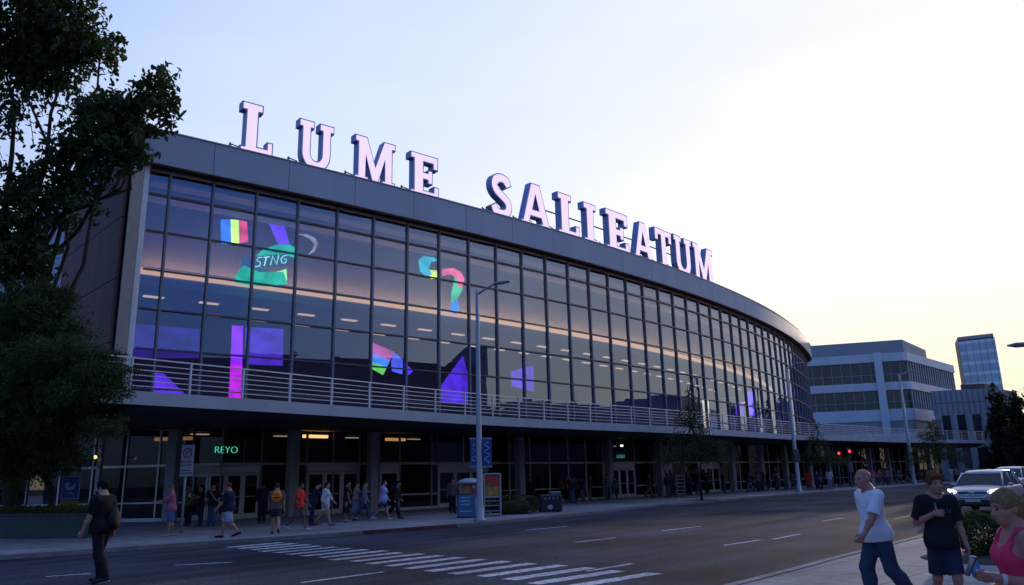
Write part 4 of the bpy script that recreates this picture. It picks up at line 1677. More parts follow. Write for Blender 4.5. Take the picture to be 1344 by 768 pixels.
def lamp_post(base_px, D, top_px, head_px, label, base_r=.12):
    X = None
    bx_ = at(base_px[0], base_px[1], D)
    base = (bx_[0], D, .1)
    top = at(*top_px, D)
    h = top[2] - .1
    o = thing('lamp_post', label, 'street lamp', base, 0, 'street lamps along the far kerb')
    MB().lathe([(base_r * 1.9, 0), (base_r * 1.9, .06), (base_r * 1.25, .12), (base_r * 1.25, .55), (base_r, .62), (base_r * .55, h), (base_r * .3, h + .06)], n=14).build('pole', POLEM, o, True)
    hx = at(*head_px, D - .2)
    e = (hx[0] - base[0], -.2, hx[2] - .1)
    MB().tube([(0, 0, h - .12), (e[0] * .45, -.08, h + (e[2] - h) * .55), (e[0] * .75, -.15, e[2])], [.05, .045, .04], 8).build('arm', POLEM, o, True)
    hd = MB()
    a_ = math.atan2(e[1], e[0])
    ca, sa = math.cos(a_), math.sin(a_)
    prof = [(0, .05, .04), (.10, .10, .055), (.35, .15, .07), (.62, .13, .06), (.76, .06, .035)]
    ring, fs = [], []
    for u, w_, t_ in prof:
        for k in range(10):
            q = 2 * math.pi * k / 10
            x_, y_ = u, w_ * math.cos(q)
            ring.append((e[0] * .70 + x_ * ca - y_ * sa, e[1] * .7 + x_ * sa + y_ * ca, e[2] + .02 + t_ * math.sin(q) + u * .10))
    for i in range(len(prof) - 1):
        for k in range(10):
            j = (k + 1) % 10
            fs.append((i * 10 + k, i * 10 + 10 + k, i * 10 + 10 + j, i * 10 + j))
    fs += [tuple(range(10)), tuple(range(49, 39, -1))]
    hd.add(ring, fs)
    hd.build('lamp_head', POLEM, o, True)
    return o, base


lp1, lp1b = lamp_post((630, 684), 31.2, (627, 383), (656, 373), 'grey lamp post in front of the hall carrying two blue banners', .13)
lp2, lp2b = lamp_post((1049, 645), 64, (1034, 484), (1046, 478), 'grey lamp post near the curved glass end of the hall', .17)
MB().box((0, -.05, 2.9), (.5, .4, 1.0), .2, .06).build('control_box', mat('control_box_green', (.06, .08, .075), .6), lp2)
lp3, lp3b = lamp_post((1200, 634), 86, (1186, 492), (1194, 488), 'grey lamp post before the pale office block', .19)
# lamp whose arm reaches in from the right
D = 26
hp_ = at(1322, 453, D)
o = thing('lamp_post', 'street lamp whose arm reaches in from the right edge', 'street lamp', (hp_[0] + 4.2, D, .1))
MB().lathe([(.2, 0), (.2, .1), (.13, .15), (.07, hp_[2] - .2), (.03, hp_[2] - .1)], n=12).build('pole', POLEM, o, True)
MB().tube([(0, 0, hp_[2] - .35), (-1.2, 0, hp_[2] - .1), (-3.4, 0, hp_[2] - .08)], [.05, .045, .04], 8).build('arm', POLEM, o, True)
MB().tube([(-3.35, 0, hp_[2] - .09), (-3.5, 0, hp_[2] - .09), (-3.9, 0, hp_[2] - .11), (-4.2, 0, hp_[2] - .12)], [.04, .085, .09, .03], 10).build('lamp_head', FRAME, o, True)
# banners on the first lamp
BNAV = mat('blue_banner_cloth', (.030, .075, .22), .8, var=.15, scale=2)
BNL = mat('pale_banner_print', (.30, .42, .62), .8, var=.1, scale=3)
BTRIM = mat('banner_hem', (.22, .26, .34), .8)
for sgn, lab, x0, x1, D_ in ((-1, 'narrow blue banner on the left of the lamp post', 617, 627, 31.2), (1, 'wider blue banner with script on the right of the lamp post', 633, 645, 31.2)):
    a, b = at(x0, 577, D_), at(x1, 577, D_)
    z0 = at(x0, 612, D_)[2]
    zt = a[2]
    cx, wd = (a[0] + b[0]) / 2, abs(b[0] - a[0])
    bn = thing('banner', lab, 'banner', (cx, D_, z0), 0, 'banners on the lamp post')
    h = zt - z0
    T = lambda u, v, t: (u, t + .03 * math.sin(v * 5), v)
    mb = MB()
    for i in range(8):
        z_, z2 = h * i / 8, h * (i + 1) / 8
        mb.add([(-wd / 2, .02 * math.sin(z_ * 5), z_), (wd / 2, .02 * math.sin(z_ * 5 + 1), z_), (wd / 2, .02 * math.sin(z2 * 5 + 1), z2), (-wd / 2, .02 * math.sin(z2 * 5), z2),
                (-wd / 2, .012 + .02 * math.sin(z_ * 5), z_), (wd / 2, .012 + .02 * math.sin(z_ * 5 + 1), z_), (wd / 2, .012 + .02 * math.sin(z2 * 5 + 1), z2), (-wd / 2, .012 + .02 * math.sin(z2 * 5), z2)],
               [(0, 1, 2, 3), (7, 6, 5, 4), (0, 3, 7, 4), (1, 5, 6, 2), (0, 4, 5, 1), (3, 2, 6, 7)])
    mb.build('cloth', BNAV, bn)
    sc = MB()
    if sgn > 0:
        pts = [(wd * .30 * math.sin(t * 2.1 + .6) * (1 if int(t) % 2 else .7), -.03 + .02 * math.sin(h * t / 9 * 5), h * (.1 + .8 * t / 9)) for t in np.linspace(0, 9, 40)]
        sc.tube(pts, .016, 5)
    else:
        sc.tube([(wd * .25 * math.cos(q), -.04, h * .28 + wd * .3 * math.sin(q)) for q in np.linspace(0, 5.6, 16)], .016, 5)
        sc.tube([(-.02, -.04, h * .50), (.05, -.04, h * .58), (-.05, -.04, h * .66)], .016, 5)
        sc.add([(0, -.04, h * .84), (-.05, -.04, h * .76), (.05, -.04, h * .76)], [(0, 1, 2)])
    sc.build('print', BNL, bn)
    MB().box((0, 0, h + .03), (wd + .04, .05, .07), 0, .01).box((0, 0, -.03), (wd + .04, .05, .05), 0, .01).build('hem', BTRIM, bn)
    MB().tube([(-sgn * (wd / 2 + .25), 0, h + .02), (wd / 2 * sgn, 0, h + .02)], .018, 6).tube([(-sgn * (wd / 2 + .25), 0, -.02), (wd / 2 * sgn, 0, -.02)], .018, 6).build('bracket', POLEM, bn)

# parking restriction sign at left
D = 28
bp = at(237, 700, D)
X0 = bp[0]
zt, zb = at(235, 584, D)[2], at(235, 626, D)[2]
wd = 18 * D * .000968
SIGNW = mat('sign_white', (.42, .40, .42), .6, var=.08, scale=4)
SIGNI = mat('sign_plum_ink', (.10, .05, .09), .6)
o = thing('parking_sign', 'white parking restriction sign on a thin post at left kerb', 'sign', (X0, D, .1), -.12)
MB().tube([(0, .03, 0), (0, .03, zt - .12)], .045, 8).build('post', POLEM, o, True)
h = zt - zb
zc = zb - .1
pl = MB().box((.06, -.03, zc + h / 2), (wd, .015, h), 0, .005)
pl.build('sign_plate', SIGNW, o)
ink = MB()
cz = zc + h * .74
R_ = wd * .33
ink.tube([(.06 + R_ * math.cos(q), -.042, cz + R_ * math.sin(q)) for q in np.linspace(0, 2 * math.pi, 25)], .022, 5)
ink.tube([(.06 + R_ * .38 * math.cos(q), -.042, cz + .03 + R_ * .34 * math.sin(q)) for q in np.linspace(-1.4, 1.6, 10)], .018, 5)
ink.tube([(.06 - R_ * .3, -.042, cz - R_ * .55), (.06 - R_ * .3, -.042, cz + R_ * .5)], .018, 5)
for k in range(5):
    zz = zc + h * (.44 - k * .082)
    if k == 2:
        continue
    x_ = -.5
    while x_ < .42:
        w_ = rng.uniform(.05, .13)
        ink.box((.06 + (x_ + w_ / 2) * wd * .9, -.041, zz), (w_ * wd, .006, h * rng.uniform(.03, .05)))
        x_ += w_ + .05
ink.build('lettering', SIGNI, o)
MB().box((.06, -.041, zc + h * .485), (wd * .98, .006, .02)).box((.06, -.041, zc + .02), (wd * .94, .006, .015)).box((.06, -.041, zc + h - .02), (wd * .94, .006, .015)).build('border', SIGNI, o)

# blue emblem sign behind the planter
D = 29.5
a = at(93, 640, D)
wd, hh = 23 * D * .000968, 30 * D * .000968
SB = mat('sign_blue', (.030, .085, .30), .5, var=.1, scale=3)
o = thing('emblem_sign', 'blue sign with a white bird-like emblem above an orange base', 'sign', (a[0], D, .1), 0.1)
zc = a[2] - .1
MB().box((0, 0, zc), (wd, .04, hh), 0, .015).build('sign_panel', SB, o)
bo = MB()
for x_, z_, sx, sz in ((0, hh / 2 - .02, wd, .03), (0, -hh / 2 + .02, wd, .03), (wd / 2 - .02, 0, .03, hh - .07), (-wd / 2 + .02, 0, .03, hh - .07)):
    bo.box((x_, -.024, zc + z_), (sx, .006, sz))
bo.build('border', BNL, o)
em = MB()
k = wd * .36
P = [(-.9, .45), (-.55, .75), (-.2, .55), (-.3, .2), (-.55, .05), (-.3, -.1), (.2, .05), (.55, .45), (.75, .5), (.7, .0), (.35, -.45), (-.2, -.55), (-.65, -.35), (-.85, .0)]
P = [(x_ * k, y_ * k) for x_, y_ in P]
em.plate([ccw(P)], lambda u, v, t: (u, t, v + zc + .03), -.034, -.022)
em.tube([(-.4 * k, -.03, zc - .95 * k), (.1 * k, -.03, zc - .85 * k), (.6 * k, -.03, zc - 1.0 * k)], .02, 5)
em.build('emblem', mat('sign_emblem_white', (.45, .50, .58), .6), o)
MB().box((0, .0, zc - hh / 2 - .25), (wd * .95, .10, .42), 0, .02).build('base_panel', mat('sign_orange', (.30, .15, .03), .6, var=.15), o)
MB().box((-wd * .3, .03, (zc - hh / 2 - .4) / 2), (.06, .06, zc - hh / 2 - .4)).box((wd * .3, .03, (zc - hh / 2 - .4) / 2), (.06, .06, zc - hh / 2 - .4)).build('leg', FRAME, o)

# news kiosks behind the first lamp post
D = 34.5
kk = D * .000968
KB = mat('kiosk_blue_panel', (.045, .12, .24), .5, var=.12, scale=3)
KW_ = mat('kiosk_white', (.36, .38, .42), .5, var=.08, scale=3)
a = at(618, 678, D)
o = thing('news_kiosk', 'blue-fronted vending kiosk with a white hooded top left of the lamp post', 'kiosk', (a[0], D, .1), .15)
o.scale = (.86, .86, .90)
w_ = 36 * kk
MB().box((-.1, 0, .55), (w_ * .95, .6, 1.05), 0, .03).build('cabinet', KB, o)
ln = MB()
for i, z_ in enumerate((.30, .62, .78, .94)):
    ln.box((-.28, -.307, z_), (w_ * (.4 if i else .48), .008, .05))
ln.build('lettering', BNL, o)
MB().box((-.08, .05, 1.33), (w_ * .85, .5, .5), 0, .02).build('display_case', FRAME, o)
pc_ = MB()
pc_.cur = 0
pc_.box((-.3, -.21, 1.33), (.42, .02, .42))
pc_.cur = 1
pc_.box((.12, -.21, 1.36), (.36, .02, .40))
pc_.cur = 2
pc_.box((.14, -.222, 1.44), (.16, .01, .16))
pc_.build('poster', [mat('poster_ochre', (.30, .17, .03), .6, var=.5, scale=7), mat('poster_red', (.42, .04, .03), .6, var=.5, scale=7), KW_], o)
MB().lathe([(.62, 0), (.64, .05), (.5, .16), (.2, .24), (.02, .25)], (-.05, .02, 1.6), 16).build('hood', KW_, o, True)
MB().box((.35, -.31, .55), (.3, .02, .8), 0, .01).build('door', KW_, o)
a = at(639, 676, D + .6)
o = thing('news_kiosk', 'pale-framed poster stand with red and yellow posters right of the lamp post', 'kiosk', (a[0] + .24, D + .6, .1), .15)
o.scale = (.86, .86, .92)
fr = MB()
for x_ in (-.42, .42):
    fr.box((x_, 0, 1.0), (.06, .5, 2.0), 0, .01)
fr.box((0, 0, 1.98), (.78, .5, .06)).box((0, 0, .9), (.78, .45, .06)).box((0, 0, .1), (.78, .45, .06))
fr.build('frame', KW_, o)
pp = MB()
pp.cur = 0
pp.box((0, -.12, 1.66), (.77, .03, .52))
pp.cur = 1
pp.box((0, -.12, 1.17), (.77, .03, .44))
pp.build('poster', [mat('poster_scarlet', (.50, .05, .03), .6, var=.4, scale=9), mat('poster_amber', (.42, .24, .04), .6, var=.5, scale=9)], o)
for z_ in (.25, .5, .72):
    MB().box((0, -.05, z_), (.76, .3, .03)).build('shelf', KW_, o)

# dark news box with a pale round mark, and a rack beside the doors
D = 38
a = at(722, 672, D)
o = thing('news_box', 'low black box with a pale round mark on the far kerb', 'news box', (a[0], D, .1), .25)
MB().box((0, 0, .42), (1.1, .6, .78), 0, .05).build('case', mat('black_box_plastic', (.018, .018, .022), .5), o)
MB().box((.25, 0, .88), (.5, .5, .14), 0, .03).build('lid', FRAME, o)
for x_ in (-.45, .45):
    MB().box((x_, 0, .02), (.1, .5, .04)).build('foot', FRAME, o)
mb = MB()
mb.plate([[(.13 * math.cos(q), .11 * math.sin(q)) for q in np.linspace(0, 2 * math.pi, 18)[:-1]]], lambda u, v, t: (u - .08, t, v + .24), -.315, -.302)
mb.build('round_mark', KW_, o)
mb = MB()
for k in range(4):
    mb.tube([(-.35 + .2 * k, -.31, .62), (-.25 + .2 * k, -.31, .66)], .015, 5)
mb.build('lettering', BNL, o)
D = 62
a = at(831, 654, D)
o = thing('tray_rack', 'stacked grey slatted rack beside the far doors under the canopy', 'rack', (11.9, 58.6, .1), .8)
for k in range(6):
    MB().box((0, 0, .2 + k * .26), (1.2, .7, .08), 0, .02).build('tray', mat('rack_grey', (.12, .13, .13), .6), o)
for x_, y_ in ((-.57, -.32), (.57, -.32), (.57, .32), (-.57, .32)):
    MB().box((x_, y_, .83), (.05, .05, 1.66)).build('upright', FRAME, o)

# posters fixed inside the left shopfront
for px, py, w_, h_, lab, colr in ((168, 638, 26, 50, 'large pale event poster in the leftmost shopfront window', (.16, .16, .18)), (200, 640, 18, 52, 'narrow pale striped poster in the second left shopfront window', (.12, .12, .14)),
                                  (530, 626, 16, 26, 'pale printed notice inside the glazed screen near middle doors', (.14, .14, .17)), (695, 632, 14, 22, 'greenish framed board behind the glass beyond the hedge', (.06, .11, .10))):
    s_ = s_of_px(px)
    aa = walk(WALL, s_, SW)
    nn = Vector((math.sin(aa[2]), -math.cos(aa[2])))
    Y = aa[1] - nn.y * .35
    p = at(px, py, Y)
    kk = Y * .00098
    o = thing('poster', lab, 'poster', p, aa[2])
    MB().box((0, 0, 0), (w_ * kk * 1.2, .02, h_ * kk), 0).build('sheet', mat('poster_paper', colr, .7, var=.3, scale=2.5), o)
    ln = MB()
    for i in range(5):
        ln.box((0, -.016, -h_ * kk * (.05 + .07 * i)), (w_ * kk * rng.uniform(.5, 1.05), .006, h_ * kk * .03))
    ln.tube([(w_ * kk * .3 * math.cos(q), -.02, h_ * kk * .25 + h_ * kk * .15 * math.sin(q)) for q in np.linspace(0, 5, 12)], .03, 5)
    ln.build('print', mat('poster_ink', (.05, .06, .10), .7), o)

# traffic signals at red, far along the street
for px, py, D, lab in ((1100, 595, 78, 'left and lower of two red traffic signals under the canopy'), (1114, 592.5, 76, 'right and higher of two red traffic signals under the canopy')):
    p = at(px, py, D)
    o = thing('traffic_signal', lab, 'traffic signal', (p[0], D, .1), .1, 'red traffic signals')
    zl = p[2] - .1
    MB().tube([(0, .2, 0), (0, .2, zl + .3)], [.09, .06], 8).build('pole', FRAME, o, True)
    MB().box((0, 0, zl - .32), (.36, .25, 1.1), 0, .03).build('housing', mat('signal_black', (.015, .015, .015), .6), o)
    for i, cc in enumerate(((1, .10, .05), None, None)):
        m_ = emit('red_signal', (1, .035, .02), .9) if cc else mat('dark_lens', (.02, .02, .015), .2)
        MB().lathe([(.01, -.03), (.13, -.02), (.13, .03), (.01, .03)], (0, 0, 0), 12)
        q = MB()
        q.plate([[(.13 * math.cos(t), .13 * math.sin(t)) for t in np.linspace(0, 2 * math.pi, 16)[:-1]]], lambda u, v, t: (u, t, v + zl - .33 * i), -.15, -.127)
        q.build('lens', m_, o)
        v = MB()
        v.tube([(.15 * math.cos(t), -.18, zl - .33 * i + .15 * math.sin(t)) for t in np.linspace(.1, math.pi - .1, 9)], .02, 5)
        v.build('visor', FRAME, o)

# ================================================================== CARS
CPAINT = {}


def make_car(label, loc, rz, paint, lights_on):
    """SUV facing -Y in its own frame; loft of half sections along its length"""
    o = thing('parked_car' if not lights_on else 'silver_suv', label, 'car', loc, rz)
    L, Wd = 4.6, .92
    # stations along y (front -2.3 .. rear 2.3): (y, half width, z bottom, z bonnet/shoulder)
    st = [(-2.30, .62, .42, .74), (-2.24, .78, .36, .90), (-2.05, .87, .30, .98), (-1.6, .91, .28, 1.04), (-.95, .92, .28, 1.10), (0, .92, .28, 1.10), (1.2, .92, .28, 1.12), (1.9, .90, .32, 1.12), (2.2, .84, .40, 1.08), (2.30, .70, .48, .98)]
    V, F = [], []
    n = 14
    for y_, hw, zb, zs_ in st:
        pts = [(hw * .86, zb), (hw * .98, zb + .10), (hw, (zb + zs_) / 2), (hw * .985, zs_ - .12), (hw * .93, zs_ - .02), (hw * .80, zs_ + .015), (0, zs_ + .05)]
        full = pts + [(-x_, z_) for x_, z_ in pts[-2::-1]]
        V += [(x_, y_, z_) for x_, z_ in full]
    m_ = 13
    for i in range(len(st) - 1):
        for k in range(m_ - 1):
            F.append((i * m_ + k, i * m_ + k + 1, (i + 1) * m_ + k + 1, (i + 1) * m_ + k))
        F.append((i * m_ + m_ - 1, i * m_, (i + 1) * m_, (i + 1) * m_ + m_ - 1))
    F.append(tuple(range(m_ - 1, -1, -1)))
    e = (len(st) - 1) * m_
    F.append(tuple(range(e, e + m_)))
    body = link_mesh('body', V, F, paint, o, True)
    sub = body.modifiers.new('smooth', 'SUBSURF')
    sub.levels = sub.render_levels = 1
    # cabin: pillars/roof shell and glass
    cs = [(-1.05, .80, 1.10), (-.35, .66, 1.60), (.1, .655, 1.66), (1.2, .65, 1.66), (1.75, .64, 1.60), (2.22, .74, 1.10)]
    DG_ = mat('car_window_glass', (.016, .024, .04), .18, var=.05, spec=.15)
    V, F = [], []
    lo = [(-1.12, .80), (-.6, .83), (1.75, .82), (2.24, .74)]
    up = [(-.42, .66, 1.575), (.0, .675, 1.63), (1.35, .665, 1.64), (1.80, .64, 1.58)]
    for (y0, x0), (y1, x1, z1) in zip(lo, up):
        V += [(x0, y0, 1.08), (x1, y1, z1), (-x1, y1, z1), (-x0, y0, 1.08)]
    for i in range(3):
        for k in range(3):
            F.append((i * 4 + k, i * 4 + k + 1, i * 4 + 5 + k, i * 4 + 4 + k))
    F += [(3, 2, 1, 0), (12, 13, 14, 15)]
    link_mesh('window', V, F, DG_, o)
    rf = MB()
    V = []
    for y_, w_, z_ in ((-.46, .66, 1.565), (-.1, .675, 1.645), (.6, .67, 1.685), (1.4, .66, 1.67), (1.86, .64, 1.58)):
        V += [(w_, y_, z_ - .03), (w_ * .9, y_, z_ + .02), (0, y_, z_ + .045), (-w_ * .9, y_, z_ + .02), (-w_, y_, z_ - .03)]
    F = [(i * 5 + k, i * 5 + k + 1, i * 5 + 6 + k, i * 5 + 5 + k) for i in range(4) for k in range(4)]
    F += [(4, 3, 2, 1, 0), (20, 21, 22, 23, 24)] + [(i * 5 + 4, i * 5, i * 5 + 5, i * 5 + 9) for i in range(4)]
    link_mesh('roof', V, F, paint, o, True)
    for sx in (-1, 1):
        for p0, p1, r_ in (((.815, -1.13, 1.08), (.672, -.43, 1.585), .035), ((.828, .25, 1.08), (.678, .30, 1.62), .035), ((.82, 1.30, 1.08), (.672, 1.28, 1.62), .035), ((.745, 2.22, 1.08), (.645, 1.82, 1.57), .05)):
            MB().tube([(sx * p0[0], p0[1], p0[2]), (sx * p1[0], p1[1], p1[2])], r_, 6).build('window_pillar', paint, o, True)
        MB().box((sx * .98, -.72, 1.14), (.20, .14, .14), 0, .05).box((sx * .88, -.70, 1.10), (.12, .05, .04)).build('wing_mirror', paint, o, True)
        hl = MB()
        hl.plate([ccw([(.0, .03), (.10, .12), (.34, .16), (.36, .06), (.22, -.04), (.04, -.05)])], lambda u, v, t: (sx * (.50 + u), -2.285 + t + max(0, u - .1) * .75 + .02, .86 + v * .9), -.03, .05)
        LM = emit('lit_headlamp', (1.0, .97, .88), .55, (.7, .7, .7)) if lights_on else mat('unlit_headlamp', (.4, .42, .45), .15)
        hl.build('headlight', LM, o)
        for yy in (-1.42, 1.42):
            wh = thing('wheel', None, None, (sx * .80, yy, .36))
            del_ = wh
            bpy.data.objects.remove(del_)
            R_ = .36
            pr = [(.20, -.11), (.31, -.115), (.355, -.08), (.36, 0), (.355, .08), (.31, .115), (.20, .11)]
            V, F = [], []
            for r_, t_ in pr:
                for k in range(24):
                    q = 2 * math.pi * k / 24
                    V.append((sx * .82 + t_, yy + r_ * math.cos(q), .36 + r_ * math.sin(q)))
            for i in range(len(pr) - 1):
                for k in range(24):
                    j = (k + 1) % 24
                    F.append((i * 24 + k, i * 24 + j, i * 24 + 24 + j, i * 24 + 24 + k))
            wheel = link_mesh('wheel', V, F, mat('tyre_rubber', (.012, .012, .013), .85), o, True)
            rm = MB()
            for k in range(5):
                q = 2 * math.pi * k / 5
                rm.tube([(sx * .90, yy, .36), (sx * .90, yy + .23 * math.cos(q), .36 + .23 * math.sin(q))], [.045, .03], 6)
            rm.tube([(sx * .89, yy + .225 * math.cos(q), .36 + .225 * math.sin(q)) for q in np.linspace(0, 2 * math.pi, 21)], .022, 5)
            r2 = rm.build('rim', mat('alloy_rim', (.30, .31, .33), .3, .8), None, True)
            r2.parent = wheel
    GB = mat('grille_black', (.012, .013, .015), .4)
    gm = MB()
    gm.plate([ccw([(-.52, .10), (-.40, -.10), (.40, -.10), (.52, .10)])], lambda u, v, t: (u, -2.315 + t + abs(u) * .12, .78 + v), -.02, .06)
    gm.build('grille', GB, o)
    cr = mat('chrome_trim', (.55, .57, .60), .15, .9)
    bd = MB()
    bd.tube([(-.58, -2.27, .93), (-.43, -2.33, .66), (.43, -2.33, .66), (.58, -2.27, .93)], .026, 6)
    bd.tube([(-.55, -2.30, .80), (-.1, -2.345, .74)], .012, 5).tube([(.1, -2.345, .74), (.55, -2.30, .80)], .012, 5)
    bd.build('grille_trim', cr, o, True)
    em_ = MB().tube([(.085 * max(-1, min(1, 1.25 * math.cos(q))), -2.36, .80 + .062 * max(-1, min(1, 1.3 * math.sin(q)))) for q in np.linspace(0, 2 * math.pi, 29)], .014, 5)
    em_.build('emblem', cr, o)
    MB().box((0, -2.29, .47), (1.25, .10, .22), 0, .04).build('bumper', GB, o)
    MB().box((0, -2.36, .56), (.50, .02, .12), 0, .005).build('licence_plate', mat('plate_white', (.45, .45, .46), .5), o)
    return o


SILV = mat('silver_car_paint', (.36, .39, .44), .32, .25, var=.03, scale=2, spec=.7)
WHT = mat('white_car_paint', (.55, .57, .62), .32, .1, var=.03, scale=2, spec=.7)
D = 29.5
make_car('silver car with lit headlights facing the camera behind the shrub', ((1323 - 677) * .000968 * D, D + 1.6, 0), rad(-43), SILV, True).scale = (1, 1, .94)
D = 46.0
make_car('white car further up the road behind the silver one', ((1352 - 677) * .000968 * D, D + 2, 0), rad(-44), WHT, False)
# ================================================================== PEOPLE
# Every figure is grown as one smooth implicit surface (tapered limbs blended at the joints) and meshed with surface nets;
# each garment is a second surface grown a little outside the body and cut at its hems.
class Field:
    def __init__(self):
        self.p, self.sub, self.cut = [], [], []

    def cone(self, a, b, ra, rb, k=.02, cuts=()):
        self.p.append(('c', np.array(a, float), np.array(b, float), ra, rb, k, cuts, None))
        return self

    def ell(self, c, r, k=.02, cuts=(), rot=None):
        self.p.append(('e', np.array(c, float), np.array(r, float), 0, 0, k, cuts, rot))
        return self

    def minus(self, kind, *a):
        self.sub.append((kind, *a))
        return self


def _prim(q, X):
    if q[0] == 'c':
        a, b, ra, rb = q[1:5]
        ab = b - a
        L2 = float(ab @ ab) + 1e-12
        t = np.clip(((X - a) @ ab) / L2, 0, 1)
        d = np.linalg.norm(X - a - t[..., None] * ab, axis=-1) - (ra + t * (rb - ra))
    else:
        Y = X - q[1]
        if q[7] is not None:
            Y = Y @ q[7]
        k0 = np.linalg.norm(Y / q[2], axis=-1)
        k1 = np.linalg.norm(Y / (q[2] ** 2), axis=-1) + 1e-9
        d = k0 * (k0 - 1) / k1
    for pt, nn in q[6]:
        d = np.maximum(d, (X - np.asarray(pt)) @ np.asarray(nn))
    return d


def mesh_field(fl, res, noise=0.0, nscale=14.0, seed=0):
    lo = np.full(3, 1e9)
    hi = -lo
    bb = []
    for q in fl.p:
        if q[0] == 'c':
            r = max(q[3], q[4])
            l_, h_ = np.minimum(q[1], q[2]) - r, np.maximum(q[1], q[2]) + r
        else:
            r = q[2].max() if q[7] is not None else q[2]
            l_, h_ = q[1] - r, q[1] + r
        pad = 2.5 * res + q[5] + noise
        bb.append((l_ - pad, h_ + pad))
        lo, hi = np.minimum(lo, l_), np.maximum(hi, h_)
    lo = lo - 3 * res - noise
    hi = hi + 3 * res + noise
    n = np.ceil((hi - lo) / res).astype(int) + 1
    ax = [lo[i] + res * np.arange(n[i]) for i in range(3)]
    D = np.full(n, 1.0)
    for q, (l_, h_) in zip(fl.p, bb):
        i0 = np.clip(np.floor((l_ - lo) / res).astype(int), 0, n - 1)
        i1 = np.clip(np.ceil((h_ - lo) / res).astype(int) + 1, 1, n)
        if (i1 <= i0).any():
            continue
        X = np.stack(np.meshgrid(*[ax[i][i0[i]:i1[i]] for i in range(3)], indexing='ij'), -1)
        d = _prim(q, X)
        sl = tuple(slice(i0[i], i1[i]) for i in range(3))
        o = D[sl]
        k = q[5]
        h = np.maximum(k - np.abs(o - d), 0) / k if k > 0 else 0
        D[sl] = np.minimum(o, d) - h * h * k * .25
    if fl.sub or fl.cut or noise:
        X = np.stack(np.meshgrid(*ax, indexing='ij'), -1)
        if noise:
            r = np.random.default_rng(seed)
            w_ = np.zeros(D.shape)
            for _ in range(6):
                v = r.normal(size=3) * nscale * np.array([1, 1, .7])
                w_ += np.sin(X @ v + r.uniform(0, 6))
            D = D + noise * (w_ / 3 - .9)
        for s_ in fl.sub:
            q = ('c', np.array(s_[1], float), np.array(s_[2], float), s_[3], s_[4], 0, (), None) if s_[0] == 'c' else ('e', np.array(s_[1], float), np.array(s_[2], float), 0, 0, 0, (), None)
            D = np.maximum(D, -_prim(q, X))
        for pt, nn in fl.cut:
            D = np.maximum(D, (X - np.asarray(pt)) @ np.asarray(nn))
    return nets(D, lo, res)


def nets(D, lo, res):
    ins = D < 0
    nx, ny, nz = D.shape
    c = [(i, j, k) for i in (0, 1) for j in (0, 1) for k in (0, 1)]
    sub = lambda A, o: A[o[0]:nx - 1 + o[0], o[1]:ny - 1 + o[1], o[2]:nz - 1 + o[2]]
    cnt = sum(sub(ins, o).astype(np.int8) for o in c)
    act = (cnt > 0) & (cnt < 8)
    I = np.argwhere(act)
    if len(I) == 0:
        return np.zeros((0, 3)), []
    acc = np.zeros((len(I), 3))
    w_ = np.zeros(len(I))
    for o0 in c:
        for a in range(3):
            if o0[a] == 0:
                o1 = list(o0)
                o1[a] = 1
                d0 = D[I[:, 0] + o0[0], I[:, 1] + o0[1], I[:, 2] + o0[2]]
                d1 = D[I[:, 0] + o1[0], I[:, 1] + o1[1], I[:, 2] + o1[2]]
                m = (d0 < 0) != (d1 < 0)
                t = np.where(m, d0 / np.where(m, d0 - d1, 1), 0)
                p = np.array(o0, float)[None] + t[:, None] * (np.array(o1) - np.array(o0))[None]
                acc += p * m[:, None]
                w_ += m
    V = lo + res * (I + acc / w_[:, None])
    idx = np.full(act.shape, -1)
    idx[tuple(I.T)] = np.arange(len(I))
    F = []
    for a in range(3):
        s0 = [slice(None)] * 3
        s1 = [slice(None)] * 3
        s0[a], s1[a] = slice(0, -1), slice(1, None)
        A, B = ins[tuple(s0)], ins[tuple(s1)]
        E = np.argwhere(A != B)
        b, e = [(1, 2), (2, 0), (0, 1)][a]
        ok = (E[:, b] > 0) & (E[:, e] > 0) & (E[:, b] < D.shape[b] - 1) & (E[:, e] < D.shape[e] - 1)
        E = E[ok]
        if not len(E):
            continue

        def cell(db, de):
            q = E.copy()
            q[:, b] += db
            q[:, e] += de
            return idx[q[:, 0], q[:, 1], q[:, 2]]
        quad = np.stack([cell(-1, -1), cell(0, -1), cell(0, 0), cell(-1, 0)], 1)
        fl_ = ~A[E[:, 0], E[:, 1], E[:, 2]]
        quad[fl_] = quad[fl_][:, ::-1]
        F.append(quad)
    F = np.concatenate(F)
    F = F[(F >= 0).all(1)]
    return V, F.tolist()


SKIN = {'light': (.36, .20, .145), 'tan': (.27, .145, .095), 'ruddy': (.34, .15, .11), 'brown': (.16, .085, .055), 'dark': (.08, .045, .032)}


def skin_mat(k):
    m = mat('skin_' + k, SKIN[k], .55, var=.10, scale=14, spec=.35)
    p = m.node_tree.nodes['Principled BSDF']
    p.inputs['Subsurface Weight'].default_value = .08
    p.inputs['Subsurface Scale'].default_value = .02
    return m


def cloth(col, rough=.85):
    return mat('cloth', col, rough, var=.16, scale=9, spec=.15, bump=.12)


HAIRC = {'black': (.012, .010, .009), 'brown': (.045, .025, .015), 'auburn': (.10, .042, .018), 'blond': (.19, .115, .055), 'grey': (.18, .17, .16)}
EYE = mat('eye_dark', (.012, .010, .010), .25)
EYEW = mat('eye_white', (.15, .11, .10), .4)
LIP = mat('lip_skin', (.22, .085, .075), .5)
BROW = mat('brow_hair', (.06, .035, .022), .8)


def rx(v, a):
    c, s = math.cos(a), math.sin(a)
    return np.array([v[0], v[1] * c - v[2] * s, v[1] * s + v[2] * c])


def rzv(v, a):
    c, s = math.cos(a), math.sin(a)
    return np.array([v[0] * c - v[1] * s, v[0] * s + v[1] * c, v[2]])


